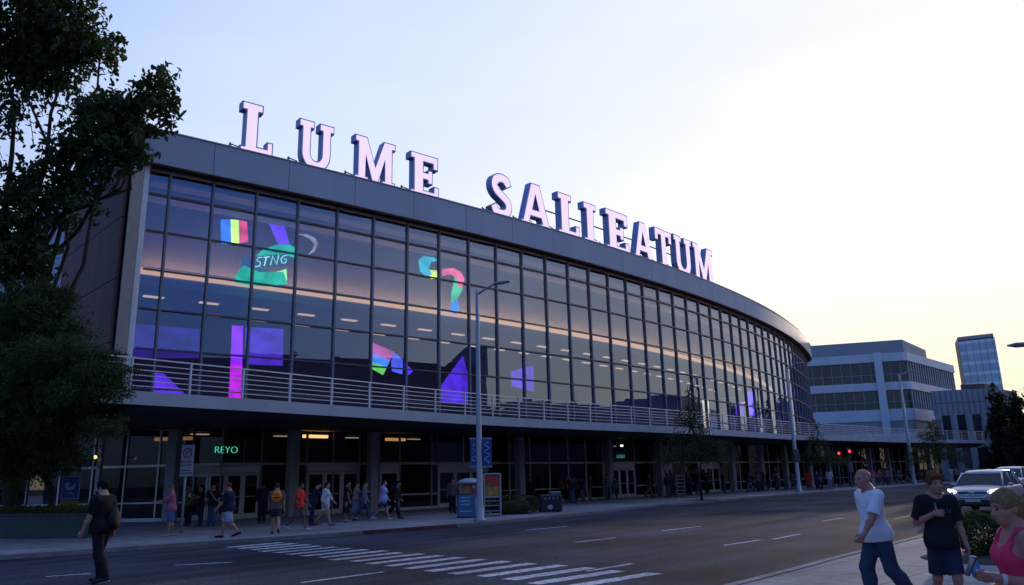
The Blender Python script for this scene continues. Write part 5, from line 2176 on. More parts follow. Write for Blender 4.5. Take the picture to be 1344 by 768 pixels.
def hand_prims(fl, w, d, n, size, side, curl=35, fingers=True, thumb_up=False, spread=7, fist=False):
    """w wrist, d pointing direction, n palm normal, side=+1 thumb towards d x n"""
    d = np.array(d, float)
    d /= np.linalg.norm(d)
    n = np.array(n, float)
    n -= d * (n @ d)
    n /= np.linalg.norm(n)
    t = np.cross(d, n) * side
    s = size
    pc_ = w + d * s * .30
    fl.cone(w, w + d * s * .22, s * .15, s * .155, s * .1)
    for u in (-.17, -.06, .06, .16):
        fl.cone(w + d * s * .12 + t * s * u * .7, w + d * s * .46 + t * s * u, s * .10, s * .085, s * .06)
    if not fingers:
        c_ = math.cos(rad(curl))
        fl.cone(w + d * s * .45, w + d * s * .72 + n * s * .12, s * .16, s * .11, s * .05)
        fl.cone(w + d * s * .18 + t * s * .16, w + d * s * .45 + t * s * .30 + n * s * .08, s * .065, s * .05, s * .04)
        return
    lens = {.17: .40, .06: .45, -.06: .42, -.17: .33}
    for i, (u, L) in enumerate(lens.items()):
        b = w + d * s * .46 + t * s * u
        ang = 0.0
        dirn = d + t * u * math.tan(rad(spread)) * 6 * .15
        p = b
        for j, (fr_, r0, r1) in enumerate(((.45, .062, .056), (.30, .056, .050), (.25, .050, .042))):
            ang += rad((82 if fist else curl * (1 + .25 * i)) * (1 if j < 2 else .7) * (.75 if j == 0 and not fist else 1))
            dd = dirn * math.cos(ang) + n * math.sin(ang)
            dd /= np.linalg.norm(dd)
            e = p + dd * s * L * fr_
            fl.cone(p, e, s * r0, s * r1, s * .012)
            p = e
    b = w + d * s * .14 + t * s * .13
    if thumb_up:
        fl.cone(b, b + t * s * .26, s * .085, s * .068, s * .05)
        fl.cone(b + t * s * .26, b + t * s * .52 - n * s * .05, s * .066, s * .05, s * .01)
    else:
        m1 = b + (d * .62 + t * .62 + n * .25) * s * .26
        m2 = m1 + (d * .85 + t * .25 + n * .35) * s * .20
        fl.cone(b, m1, s * .085, s * .066, s * .05)
        fl.cone(m1, m2, s * .064, s * .052, s * .012)
        fl.cone(m2, m2 + (d * .9 + n * .4) * s * .11, s * .052, s * .042, s * .008)


def person(label, loc, heading, h=1.7, legs=((20, 10), (-15, 25)), arms=((15, 12, 15), (-15, 12, 15)), lean=3, sex='m', girth=1.0, skin='light', head=(0, 0), hair='short', hairc='brown',
           top=None, bottom=None, shoes=(.05, .05, .05), res=.02, fine=False, group=None, wr=0.0, arm_pts=None, hands=(None, None), seed=0, brow=True):
    """heading: degrees, 0 = facing +Y (away), 180 = facing the camera. legs = (left, right) of (forward deg, knee bend, heel lift);
    arms = (left, right) of (forward deg, outward deg, elbow bend) or explicit arm_pts {0/1: (elbow, wrist, hand dir, palm normal)}"""
    G = girth
    zoff = 0.0
    LEGS = []
    for sd_, lg in zip((-1, 1), legs):
        fw, bend = rad(lg[0]), rad(lg[1])
        lift = rad(lg[2]) if len(lg) > 2 else 0
        hip = np.array([sd_ * .050 * (G ** .5), 0, .52])
        knee = hip + np.array([sd_ * .008, math.sin(fw), -math.cos(fw)]) * .245
        a2 = fw - bend
        ank = knee + np.array([0, math.sin(a2), -math.cos(a2)]) * .235
        fp = -lift
        toe = ank + np.array([sd_ * .018, math.cos(fp) * .105, math.sin(fp) * .105 - .022])
        heel = ank + np.array([0, -.028 * math.cos(fp), -.024 - .028 * math.sin(fp)])
        LEGS.append([hip, knee, ank, toe, heel])
    zmin = min(min(L[3][2] - .018, L[4][2] - .018) for L in LEGS)
    for L in LEGS:
        for p in L:
            p[2] -= zmin
    HIPZ = .52 - zmin
    la = rad(-lean)

    def U(p):
        p = np.array(p, float)
        v = rx(p - np.array([0, 0, .53]), la)
        return v + np.array([0, 0, HIPZ + .01])

    fem = sex == 'f'
    shw = (.098 if fem else .110) * (G ** .35)
    ARMS = []
    for i, sd_ in enumerate((-1, 1)):
        sh = U((sd_ * shw, -.004, .808))
        if arm_pts and arm_pts.get(i) is not None:
            el, wr_, hd, pn = [np.array(v, float) for v in arm_pts[i]]
        else:
            fw, out, eb = [rad(v) for v in arms[i]]
            d1 = np.array([sd_ * math.sin(out), math.sin(fw) * math.cos(out), -math.cos(fw) * math.cos(out)])
            el = sh + d1 * .172
            f2 = fw + eb
            d2 = np.array([sd_ * math.sin(out) * .5, math.sin(f2), -math.cos(f2)])
            d2 /= np.linalg.norm(d2)
            wr_ = el + d2 * .145
            hd = d2 * .95 + np.array([0, .12, 0])
            pn = np.array([-sd_, .15, 0.0])
        ARMS.append((sh, el, wr_, hd, pn))
    # head frame
    hy, hp = rad(head[0]), rad(head[1])
    HC = U((0, .012, .925))

    def HD(p):
        return HC + rzv(rx(np.array(p, float), hp), hy)

    S = lambda p: np.array(p) * h
    B = Field()

    def torso(fl, inf=0.0, k=.05):
        fl.ell(S(U((0, -.002, .54))), np.array((.092 * G ** .7 + (.006 if fem else 0) + inf, .066 * G + inf, .072 + inf)) * h, k * h)
        fl.ell(S(U((0, .006 * G, .625))), np.array(((.078 if fem else .086) * G + inf, .062 * G + inf, .085 + inf)) * h, k * h)
        fl.ell(S(U((0, -.002, .735))), np.array(((.086 if fem else .097) * G ** .7 + inf, .064 * G ** .8 + inf, .098 + inf)) * h, k * h)
        fl.cone(S(U((-shw * .8, -.006, .806))), S(U((shw * .8, -.006, .806))), (.036 + inf * .6) * h, (.036 + inf * .6) * h, k * h)
        if fem:
            for q in (-1, 1):
                fl.ell(S(U((q * .042, .052, .735))), np.array((.040 + inf, .036 + inf, .040 + inf)) * h, .03 * h)

    torso(B)
    B.cone(S(U((0, -.010, .825))), S(U((0, .006, .895))), .036 * h, .033 * h, .03 * h)
    B.cone(S(U((-.07, -.014, .82))), S(U((0, -.012, .862))), .022 * h, .026 * h, .03 * h)
    B.cone(S(U((.07, -.014, .82))), S(U((0, -.012, .862))), .022 * h, .026 * h, .03 * h)
    # head
    B.ell(S(HD((0, -.004, .022))), np.array((.044, .056, .052)) * h, .012 * h)
    B.ell(S(HD((0, .018, -.018))), np.array((.037, .040, .046)) * h, .02 * h)
    B.ell(S(HD((0, .040, -.046))), np.array((.018, .016, .014)) * h, .02 * h)
    if res < .03:
        B.cone(S(HD((0, .050, .012))), S(HD((0, .067, -.013))), .0060 * h, .0090 * h, .010 * h)
        B.cone(S(HD((-.009, .056, -.016))), S(HD((.009, .056, -.016))), .0055 * h, .0055 * h, .008 * h)
        B.cone(S(HD((-.028, .042, .020))), S(HD((.028, .042, .020))), .0085 * h, .0085 * h, .012 * h)
        for q in (-1, 1):
            B.ell(S(HD((q * .045, -.006, -.002))), np.array((.006, .013, .019)) * h, .006 * h)
            B.ell(S(HD((q * .026, .034, -.012))), np.array((.014, .014, .012)) * h, .015 * h)
        if fine:
            B.cone(S(HD((-.013, .053, -.030))), S(HD((.013, .053, -.030))), .0052 * h, .0052 * h, .006 * h)
            B.cone(S(HD((-.011, .052, -.037))), S(HD((.011, .052, -.037))), .0056 * h, .0056 * h, .004 * h)
            for q in (-1, 1):
                B.minus('e', S(HD((q * .018, .060, .007))), np.array((.0105, .010, .0075)) * h)
    # arms
    for i, (sh, el, w_, hd, pn) in enumerate(ARMS):
        g = (.92 if fem else 1.0) * G ** .5
        B.cone(S(sh), S(sh * .45 + el * .55), .036 * g * h, .029 * g * h, .02 * h)
        B.cone(S(sh * .5 + el * .5), S(el), .029 * g * h, .0235 * g * h, .015 * h)
        m_ = el * .68 + w_ * .32
        B.cone(S(el), S(m_), .0235 * g * h, .0245 * g * h, .012 * h)
        B.cone(S(m_), S(w_), .0245 * g * h, .0165 * g * h, .015 * h)
        hp_ = hands[i] or {}
        thumb_side = hp_.get('side', None)
        if thumb_side is None:
            t_ = np.cross(np.array(hd, float), np.array(pn, float))
            thumb_side = 1 if t_[1] >= 0 else -1
        hand_prims(B, S(w_), hd, pn, .105 * h, thumb_side, hp_.get('curl', 22), fine, hp_.get('thumb_up', False), fist=hp_.get('fist', False))
    # legs
    for L in LEGS:
        hip, kn, an, toe, heel = L
        g = G ** .6 * (1.04 if fem else 1.0)
        B.cone(S(hip), S(kn), .050 * g * h, .033 * g * h, .03 * h)
        cm = kn * .68 + an * .32 + np.array([0, -.008, 0])
        B.cone(S(kn), S(cm), .031 * g * h, .032 * g * h, .02 * h)
        B.cone(S(cm), S(an), .032 * g * h, .020 * h, .02 * h)
        B.cone(S(an), S(toe), .020 * h, .013 * h, .012 * h)
        B.cone(S(an), S(heel), .020 * h, .017 * h, .012 * h)
    o = thing('person', label, 'person', loc, rad(heading), group)
    V, F = mesh_field(B, res)
    cen = np.array([np.mean(V[f], axis=0) for f in F]) if fine else None
    fm = None
    mats = [skin_mat(skin)]
    if fine:
        fm = np.zeros(len(F), int)
        mats += [EYE, LIP, BROW, EYEW]

        def near(p, r):
            return (np.linalg.norm((cen - S(HD(p))) / (np.array(r) * h), axis=1) < 1)
        for q in (-1, 1):
            fm[near((q * .018, .052, .0065), (.0088, .014, .0042))] = 4
            fm[near((q * .0175, .052, .0065), (.0042, .014, .0044))] = 1
            if brow:
                fm[near((q * .019, .050, .0185), (.013, .014, .0034))] = 3
        fm[near((0, .058, -.0335), (.0155, .012, .0062))] = 2
    link_mesh('body', V, F, mats, o, True, fm)
    cr = res * (1 if fine else 1.0)

    # ---- garments
    if top:
        kind, colr, sl, hem = top['kind'], top['col'], top.get('sleeve', .6), top.get('hem', .50)
        inf = top.get('inf', .010)
        T = Field()
        torso(T, inf, .05)
        if top.get('flare'):
            T.cone(S(U((0, 0, .58))), S((0, 0, hem * 1.0)), .075 * h, top['flare'] * h, .05 * h)
        for sh, el, w_, hd, pn in ARMS:
            if sl <= 0:
                continue
            g = (.92 if fem else 1.0) * G ** .5
            if sl <= 1:
                e = sh + (el - sh) * sl
                dr = (e - sh) / np.linalg.norm(e - sh)
                far = sh + (el - sh) * min(1.0, sl + .25)
                T.cone(S(sh), S(far), (.036 * g + inf * .55) * h, (.031 * g + inf * 1.1) * h, .02 * h, [(S(e), dr)])
            else:
                e = el + (w_ - el) * (sl - 1)
                dr = (e - el) / np.linalg.norm(e - el)
                T.cone(S(sh), S(el), (.037 * g + inf) * h, (.026 * g + inf) * h, .025 * h)
                T.cone(S(el), S(e + dr * .02), (.026 * g + inf) * h, (.019 * g + inf) * h, .015 * h, [(S(e), dr)])
        if not top.get('flare') and kind != 'tank':
            T.ell(S(U((0, .006, .52))), np.array((.106 * G ** .7 + inf, .100 * G + inf, .11)) * h, .04 * h)
        upv = U((0, 0, 1)) - U((0, 0, 0))
        if top.get('flare'):
            T.cut.append((S((0, 0, hem)), np.array((0, 0, -1.0))))
        else:
            T.cut.append((S(U((0, 0, hem))), -upv))
        nk = top.get('neck', .052)
        T.minus('e', S(U((0, .022, .868))), np.array((nk * .9, nk, nk * .9)) * h)
        if kind == 'vneck':
            T.minus('c', S(U((0, .075, .84))), S(U((0, .085, .79))), .030 * h, .004 * h)
        if kind == 'tank':
            # scooped front and back, bare shoulders: keep only below the chest line plus two straps
            T.minus('e', S(U((0, .06, .835))), np.array((.062, .075, .068)) * h)
            T.minus('e', S(U((0, -.06, .835))), np.array((.062, .06, .06)) * h)
            for q in (-1, 1):
                T.minus('c', S(U((q * (shw + .018), -.10, .80))), S(U((q * (shw + .018), .10, .80))), .052 * h, .052 * h)
                T.minus('e', S(U((q * .105, .02, .775))), np.array((.035, .09, .05)) * h)
        V, F = mesh_field(T, cr, wr * h, 14 / h * 1.2, seed + 1)
        gm = cloth(colr)
        oo = link_mesh(top.get('name', 'shirt'), V, F, gm, o, True)
        for ex in top.get('extra', ()):      # printed patches: small shells on the cloth
            pass
    if bottom:
        inf = bottom.get('inf', .008)
        ln = bottom.get('len', 2.0)
        T = Field()
        T.ell(S(U((0, -.002, .54))), np.array((.094 * G ** .7 + inf, .068 * G + inf, .078 + inf)) * h, .05 * h)
        T.ell(S(U((0, .004, .60))), np.array((.084 * G + inf, .062 * G + inf, .07)) * h, .05 * h)
        if bottom.get('skirt'):
            T.cone(S((0, 0, HIPZ)), S((0, 0, bottom['skirt'])), (.085 + inf) * h, bottom.get('flare', .11) * h, .04 * h, [(S((0, 0, bottom['skirt'])), np.array((0, 0, -1.0)))])
        else:
            for hip, kn, an, toe, heel in LEGS:
                g = G ** .6
                if ln <= 1:
                    e = hip + (kn - hip) * ln
                    dr = (e - hip) / np.linalg.norm(e - hip)
                    T.cone(S(hip), S(kn), (.052 * g + inf) * h, (.040 * g + inf * 1.5) * h, .03 * h, [(S(e), dr)])
                else:
                    T.cone(S(hip), S(kn), (.051 * g + inf) * h, (.035 * g + inf) * h, .03 * h)
                    e = kn + (an - kn) * (ln - 1)
                    dr = (e - kn) / np.linalg.norm(e - kn)
                    cmz = kn * .68 + an * .32 + np.array([0, -.008, 0])
                    T.cone(S(kn), S(cmz), (.037 * g + inf) * h, (.036 * g + inf) * h, .02 * h)
                    T.cone(S(cmz), S(e), (.036 * g + inf) * h, (.027 + inf * 1.2) * h, .02 * h, [(S(e - dr * .0), dr)])
        upv = U((0, 0, 1)) - U((0, 0, 0))
        T.cut.append((S(U((0, 0, bottom.get('waist', .60)))), upv))
        V, F = mesh_field(T, cr, wr * h * .8, 13 / h * 1.2, seed + 2)
        link_mesh(bottom.get('name', 'trousers'), V, F, cloth(bottom['col']), o, True)
    if shoes:
        for (hip, kn, an, toe, heel) in LEGS:
            T = Field()
            T.cone(S(heel + np.array([0, 0, .004])), S(toe + np.array([0, .016, .0])), .023 * h, .019 * h, .02 * h)
            T.cone(S(an + np.array([0, 0, -.006])), S(an * .5 + toe * .5), .025 * h, .020 * h, .015 * h)
            V, F = mesh_field(T, max(cr * .9, .008))
            link_mesh('shoe', V, F, cloth(shoes, .6), o, True)
    if hair and hair != 'none':
        T = Field()
        if hair in ('short', 'quiff', 'bob'):
            T.ell(S(HD((0, -.006, .026))), np.array((.050, .062, .058)) * h, .01 * h)
            if hair == 'quiff':
                for q in (-.026, 0, .026):
                    T.cone(S(HD((q, .010, .064))), S(HD((q * 1.2, .046, .056))), .018 * h, .012 * h, .015 * h)
                T.cone(S(HD((-.02, -.01, .068))), S(HD((.02, -.01, .068))), .018 * h, .018 * h, .02 * h)
            T.minus('e', S(HD((0, .072, -.020))), np.array((.056, .060, .060)) * h)
            T.minus('e', S(HD((0, .020, -.062))), np.array((.07, .075, .055 if hair != 'bob' else .035)) * h)
            if hair == 'bob':
                T.cone(S(HD((0, -.035, .01))), S(HD((0, -.040, -.045))), .042 * h, .036 * h, .02 * h)
        elif hair == 'long':
            T.ell(S(HD((0, -.008, .026))), np.array((.050, .060, .056)) * h, .01 * h)
            T.cone(S(HD((0, -.030, .0))), S(HD((0, -.050, -.11))), .042 * h, .040 * h, .02 * h)
            T.minus('e', S(HD((0, .075, -.030))), np.array((.052, .062, .075)) * h)
        elif hair == 'bun':
            T.ell(S(HD((0, -.008, .026))), np.array((.049, .060, .056)) * h, .01 * h)
            T.ell(S(HD((0, -.055, .06))), np.array((.026, .026, .026)) * h, .01 * h)
            T.minus('e', S(HD((0, .072, -.026))), np.array((.054, .062, .066)) * h)
        elif hair == 'hat':
            T.ell(S(HD((0, -.004, .040))), np.array((.052, .062, .045)) * h, .01 * h)
            T.ell(S(HD((0, .030, .032))), np.array((.052, .075, .008)) * h, .01 * h)
        T.cut = T.cut
        V, F = mesh_field(T, cr, (.0034 if fine else 0) * h, 70 / h, seed + 3)
        hm = mat('hair_' + hairc, HAIRC[hairc], .85, var=.5, scale=60, spec=.08, bump=.5) if hair != 'hat' else cloth((.10, .09, .08))
        link_mesh('hair' if hair != 'hat' else 'cap', V, F, hm, o, True)
    info = dict(U=lambda p: S(U(p)), HD=lambda p: S(HD(p)), arms=[[S(v) for v in a[:3]] for a in ARMS], legs=LEGS, obj=o, h=h)
    return o, info


def to_world(loc, heading, p):
    q = rzv(np.array(p, float), rad(heading))
    return (loc[0] + q[0], loc[1] + q[1], loc[2] + q[2])


def loose(name, label, cat, fl, res, m, loc, heading, origin, group=None, noise=0.0, parts=()):
    """a carried thing modelled in its holder's frame, stood at its own origin"""
    V, F = mesh_field(fl, res, noise, 20)
    w0 = to_world(loc, heading, origin)
    o = thing(name, label, cat, w0, rad(heading), group)
    link_mesh(parts[0] if parts else 'body', V, F, m, o, True, None, origin)
    return o


def ped(px, py, D=None, z=.1):
    if D is None:
        p = on_plane(px, py, z)
    else:
        q = ray(px, 628)
        p = ((px - 677.5) * .000968 * D, D)
    return (p[0], p[1], z)


NEAR_RES = .0085
# --- man in white tee, walking left along the near pavement
loc = ped(1140, 0, 9.7)
person('bald man in white tee and blue jeans walking left on near pavement', loc, 96, 1.63, legs=((-12, 24, 24), (20, 22, -2)), arms=((26, 10, 12), (-14, 12, 16)), lean=6, skin='ruddy', girth=1.04,
       head=(4, -6), hair='none', top=dict(kind='vneck', col=(.60, .61, .66), sleeve=.86, hem=.485, inf=.011, name='tee_shirt'), bottom=dict(col=(.030, .048, .085), inf=.009, waist=.54, name='jeans'), shoes=(.04, .04, .045),
       res=NEAR_RES, fine=True, wr=.0055, hands=({'curl': 26}, {'curl': 24}), seed=1)
# --- person in black tee, thumb raised
loc2 = ped(1222, 0, 8.9)
ap = {1: ((.142, -.030, .655), (.052, .112, .725), (-.85, .35, .05), (-.35, -.85, 0)), 0: ((-.128, -.012, .64), (-.146, .03, .50), (-.05, .12, -1), (1, .2, 0))}
o2, i2 = person('person in black tee and dark shorts giving a thumbs up on near pavement', loc2, 168, 1.55, legs=((14, 16, 0), (-10, 16, 14)), lean=1, skin='ruddy', girth=.90, head=(14, -3), hair='quiff', hairc='auburn',
                top=dict(kind='tee', col=(.012, .012, .016), sleeve=.80, hem=.485, inf=.010, neck=.056, name='tee_shirt'), bottom=dict(col=(.018, .024, .045), len=.86, inf=.010, name='shorts'), shoes=(.03, .03, .03),
                res=NEAR_RES, fine=True, wr=.005, arm_pts=ap, hands=({'curl': 48}, {'thumb_up': True, 'fist': True, 'side': 1}), seed=2)
# chest print of the black tee, following the cloth
tp = MB()
for k in range(9):
    x_ = -.062 + k * .0155
    zc_ = .742 + .006 * math.sin(k * 2.2)
    q0, q1 = i2['U']((x_, .0, zc_ - .010)), i2['U']((x_ + .008 * (k % 3 - 1), .0, zc_ + .012))
    yy = .058 * 1.55 * math.sqrt(max(.1, 1 - (x_ / .125) ** 2)) + .010 * 1.55 + .012
    tp.tube([(q0[0], q0[1] + yy, q0[2]), (q1[0], q1[1] + yy, q1[2])], .004, 4)
    if k % 2 == 0:
        tp.tube([(q0[0], q0[1] + yy, q0[2]), (q0[0] + .018, q0[1] + yy, q0[2])], .0035, 4)
tp.build('chest_print', mat('grey_print', (.10, .10, .12), .8), o2)
# blue bottle hanging from the lowered hand
w_ = i2['arms'][0][2]
T = Field()
hb_ = w_ + np.array([-.010, .045, -.115])
T.cone(hb_, hb_ + np.array([-.01, .01, -.035]), .014, .016, .01).cone(hb_ + np.array([-.01, .012, -.06]), hb_ + np.array([-.03, .03, -.17]), .046, .050, .02)
T.cone(hb_ + np.array([-.02, .02, -.12]), hb_ + np.array([-.02, .02, -.13]), .042, .042, .01)
org = hb_ + np.array([-.03, .03, -.22])
BB = mat('blue_bottle_plastic', (.04, .16, .42), .12, var=.35, scale=12, spec=.6)
ob = loose('drink_bottle', 'translucent blue bottle held low by the person in black tee', 'bottle', T, .006, BB, loc2, 168, org, None, .003)
cp = MB().tube([tuple(hb_ - org + np.array([0, 0, .012])), tuple(hb_ - org + np.array([0, 0, -.018]))], .018, 12)
cp.build('cap', mat('bottle_cap_white', (.4, .42, .45), .4), ob)

# --- woman in pink top, cut by the right edge
loc3 = ped(1321, 0, 5.0, .1)
ap = {0: ((-.120, .010, .625), (-.085, .150, .650), (.05, 1, .12), (.75, .1, .65)), 1: ((.125, -.02, .645), (.12, .10, .56), (0, 1, -.2), (-1, 0, 0))}
hh = 1.46
o3, i3 = person('woman with short blond hair in bright pink strappy top, at right edge', loc3, 82, hh, legs=((12, 10), (-10, 12, 10)), lean=2, sex='f', skin='ruddy', girth=1.12, head=(6, -9), hair='bob', hairc='blond',
                top=dict(kind='tank', col=(.62, .035, .10), sleeve=0, hem=.47, inf=.008, neck=.05, name='strappy_top'), bottom=dict(col=(.03, .035, .05), inf=.01), shoes=(.2, .2, .2), res=.0075, fine=True, wr=.003,
                arm_pts=ap, hands=({'curl': 40}, {'curl': 30}), seed=3)
st = MB()
for q in (-1, 1):
    pts = []
    for a_, b_, c_ in ((q * .052, .074, .772), (q * .060, .055, .805), (q * .066, .020, .838), (q * .068, -.012, .848), (q * .062, -.045, .826), (q * .05, -.062, .785)):
        pts.append(tuple(i3['U']((a_, b_, c_))))
    st.tube([tuple(p) for p in catmull(pts, 4)], .006, 6)
st.build('shoulder_strap', cloth((.62, .035, .10)), o3, True)
w_ = i3['arms'][0][2]
el = i3['arms'][0][1]
dd = (w_ - el) / np.linalg.norm(w_ - el)
c_ = w_ - dd * .045
wb = MB().tube([tuple(c_ - dd * .012), tuple(c_ + dd * .012)], .0325, 16)
wbo = wb.build('wristband', mat('pale_band', (.42, .42, .44), .4), None, True)
wbo.location = loc3
wbo.rotation_euler = (0, 0, rad(82))
prop(wbo, 'pale band round the wrist of the woman in pink', 'wristband')
ph = w_ + dd * .115 + np.array([0.03, .0, .045])
po = thing('mobile_phone', 'dark phone held out by the woman in pink top', 'phone', to_world(loc3, 82, ph), rad(82))
po.rotation_euler = (rad(-62), 0, rad(82))
pm = MB().box((0, 0, 0), (.066, .130, .009), .0, .004)
pm.build('case', mat('phone_black', (.012, .012, .014), .2), po)
MB().box((0, 0, .0052), (.058, .118, .0012), .0).build('screen', mat('phone_glass', (.02, .03, .05), .05, spec=.8), po)

# --- man crossing at the left
loc4 = ped(127, 766, None, 0.0)
D4 = loc4[1]
hh4 = 1.86
o4, i4 = person('bearded man all in black striding over the road at left', loc4, 78, hh4, legs=((-6, 22, 14), (14, 26, 0)), arms=((10, 7, 12), (-10, 9, 10)), lean=5, skin='light', girth=1.0, head=(8, -4), hair='short', hairc='black',
                top=dict(kind='tee', col=(.010, .010, .013), sleeve=.80, hem=.48, inf=.014, name='tee_shirt'), bottom=dict(col=(.012, .012, .017), inf=.008), shoes=(.02, .02, .025), res=.011, fine=True, wr=.003, seed=4,
                hands=({'curl': 25}, {'curl': 25}))
T = Field()
T.ell(i4['HD']((0, .030, -.046)), np.array((.038, .034, .026)) * hh4, .01)
T.minus('e', i4['HD']((0, .050, -.016)), np.array((.045, .04, .022)) * hh4)
V, F = mesh_field(T, .008, .001, 60)
link_mesh('beard', V, F, mat('hair_black', HAIRC['black'], .7, var=.4, scale=60, bump=.4), o4, True)
for L in i4['legs']:
    sl = MB()
    a, b = (L[4] + np.array([0, -.015, -.013])) * hh4, (L[3] + np.array([0, .022, -.012])) * hh4
    sl.tube([tuple(a), tuple((a + b) / 2), tuple(b)], [.022, .026, .016], 8)
    sl.build('shoe_sole', mat('sole_white', (.42, .42, .42), .6), o4, True)
T = Field()
bc = i4['U']((.02, -.115, .60))
T.ell(bc, (.13, .075, .20), .02).ell(bc + np.array([0, -.04, -.09]), (.10, .06, .09), .03)
org = bc + np.array([0, 0, -.2])
bk = loose('shoulder_bag', 'black slung bag on the back of the man crossing at left', 'bag', T, .015, cloth((.012, .012, .014), .6), loc4, 78, org, None, .006)
s_ = MB().tube([tuple(p) for p in catmull([tuple(np.array(q) - org) for q in (bc + np.array([.06, 0, .16]), i4['U']((.07, -.075, .76)), i4['U']((.055, -.03, .845)), i4['U']((-.0, .075, .76)), i4['U']((-.08, .07, .66)), i4['U']((-.105, -.02, .60)), bc + np.array([-.1, 0, -.05]))], 5)], .014, 6)
s_.build('strap', cloth((.02, .02, .022), .6), bk, True)

# ------------------------------------------------------------------ people along the far pavement
W_L = ((22, 10), (-18, 26, 22))
W_R = ((-18, 26, 22), (22, 10))
STAND = ((3, 2), (-3, 3))
GW = 'people on the far pavement'


def tee(c, s=.75, hem=.48, **k):
    return dict(kind='tee', col=c, sleeve=s, hem=hem, inf=.014, name=k.pop('name', 'shirt'), **k)


def pants(c, ln=2.0, **k):
    return dict(col=c, len=ln, inf=.012, name=k.pop('name', 'trousers' if ln > 1 else 'shorts'), **k)


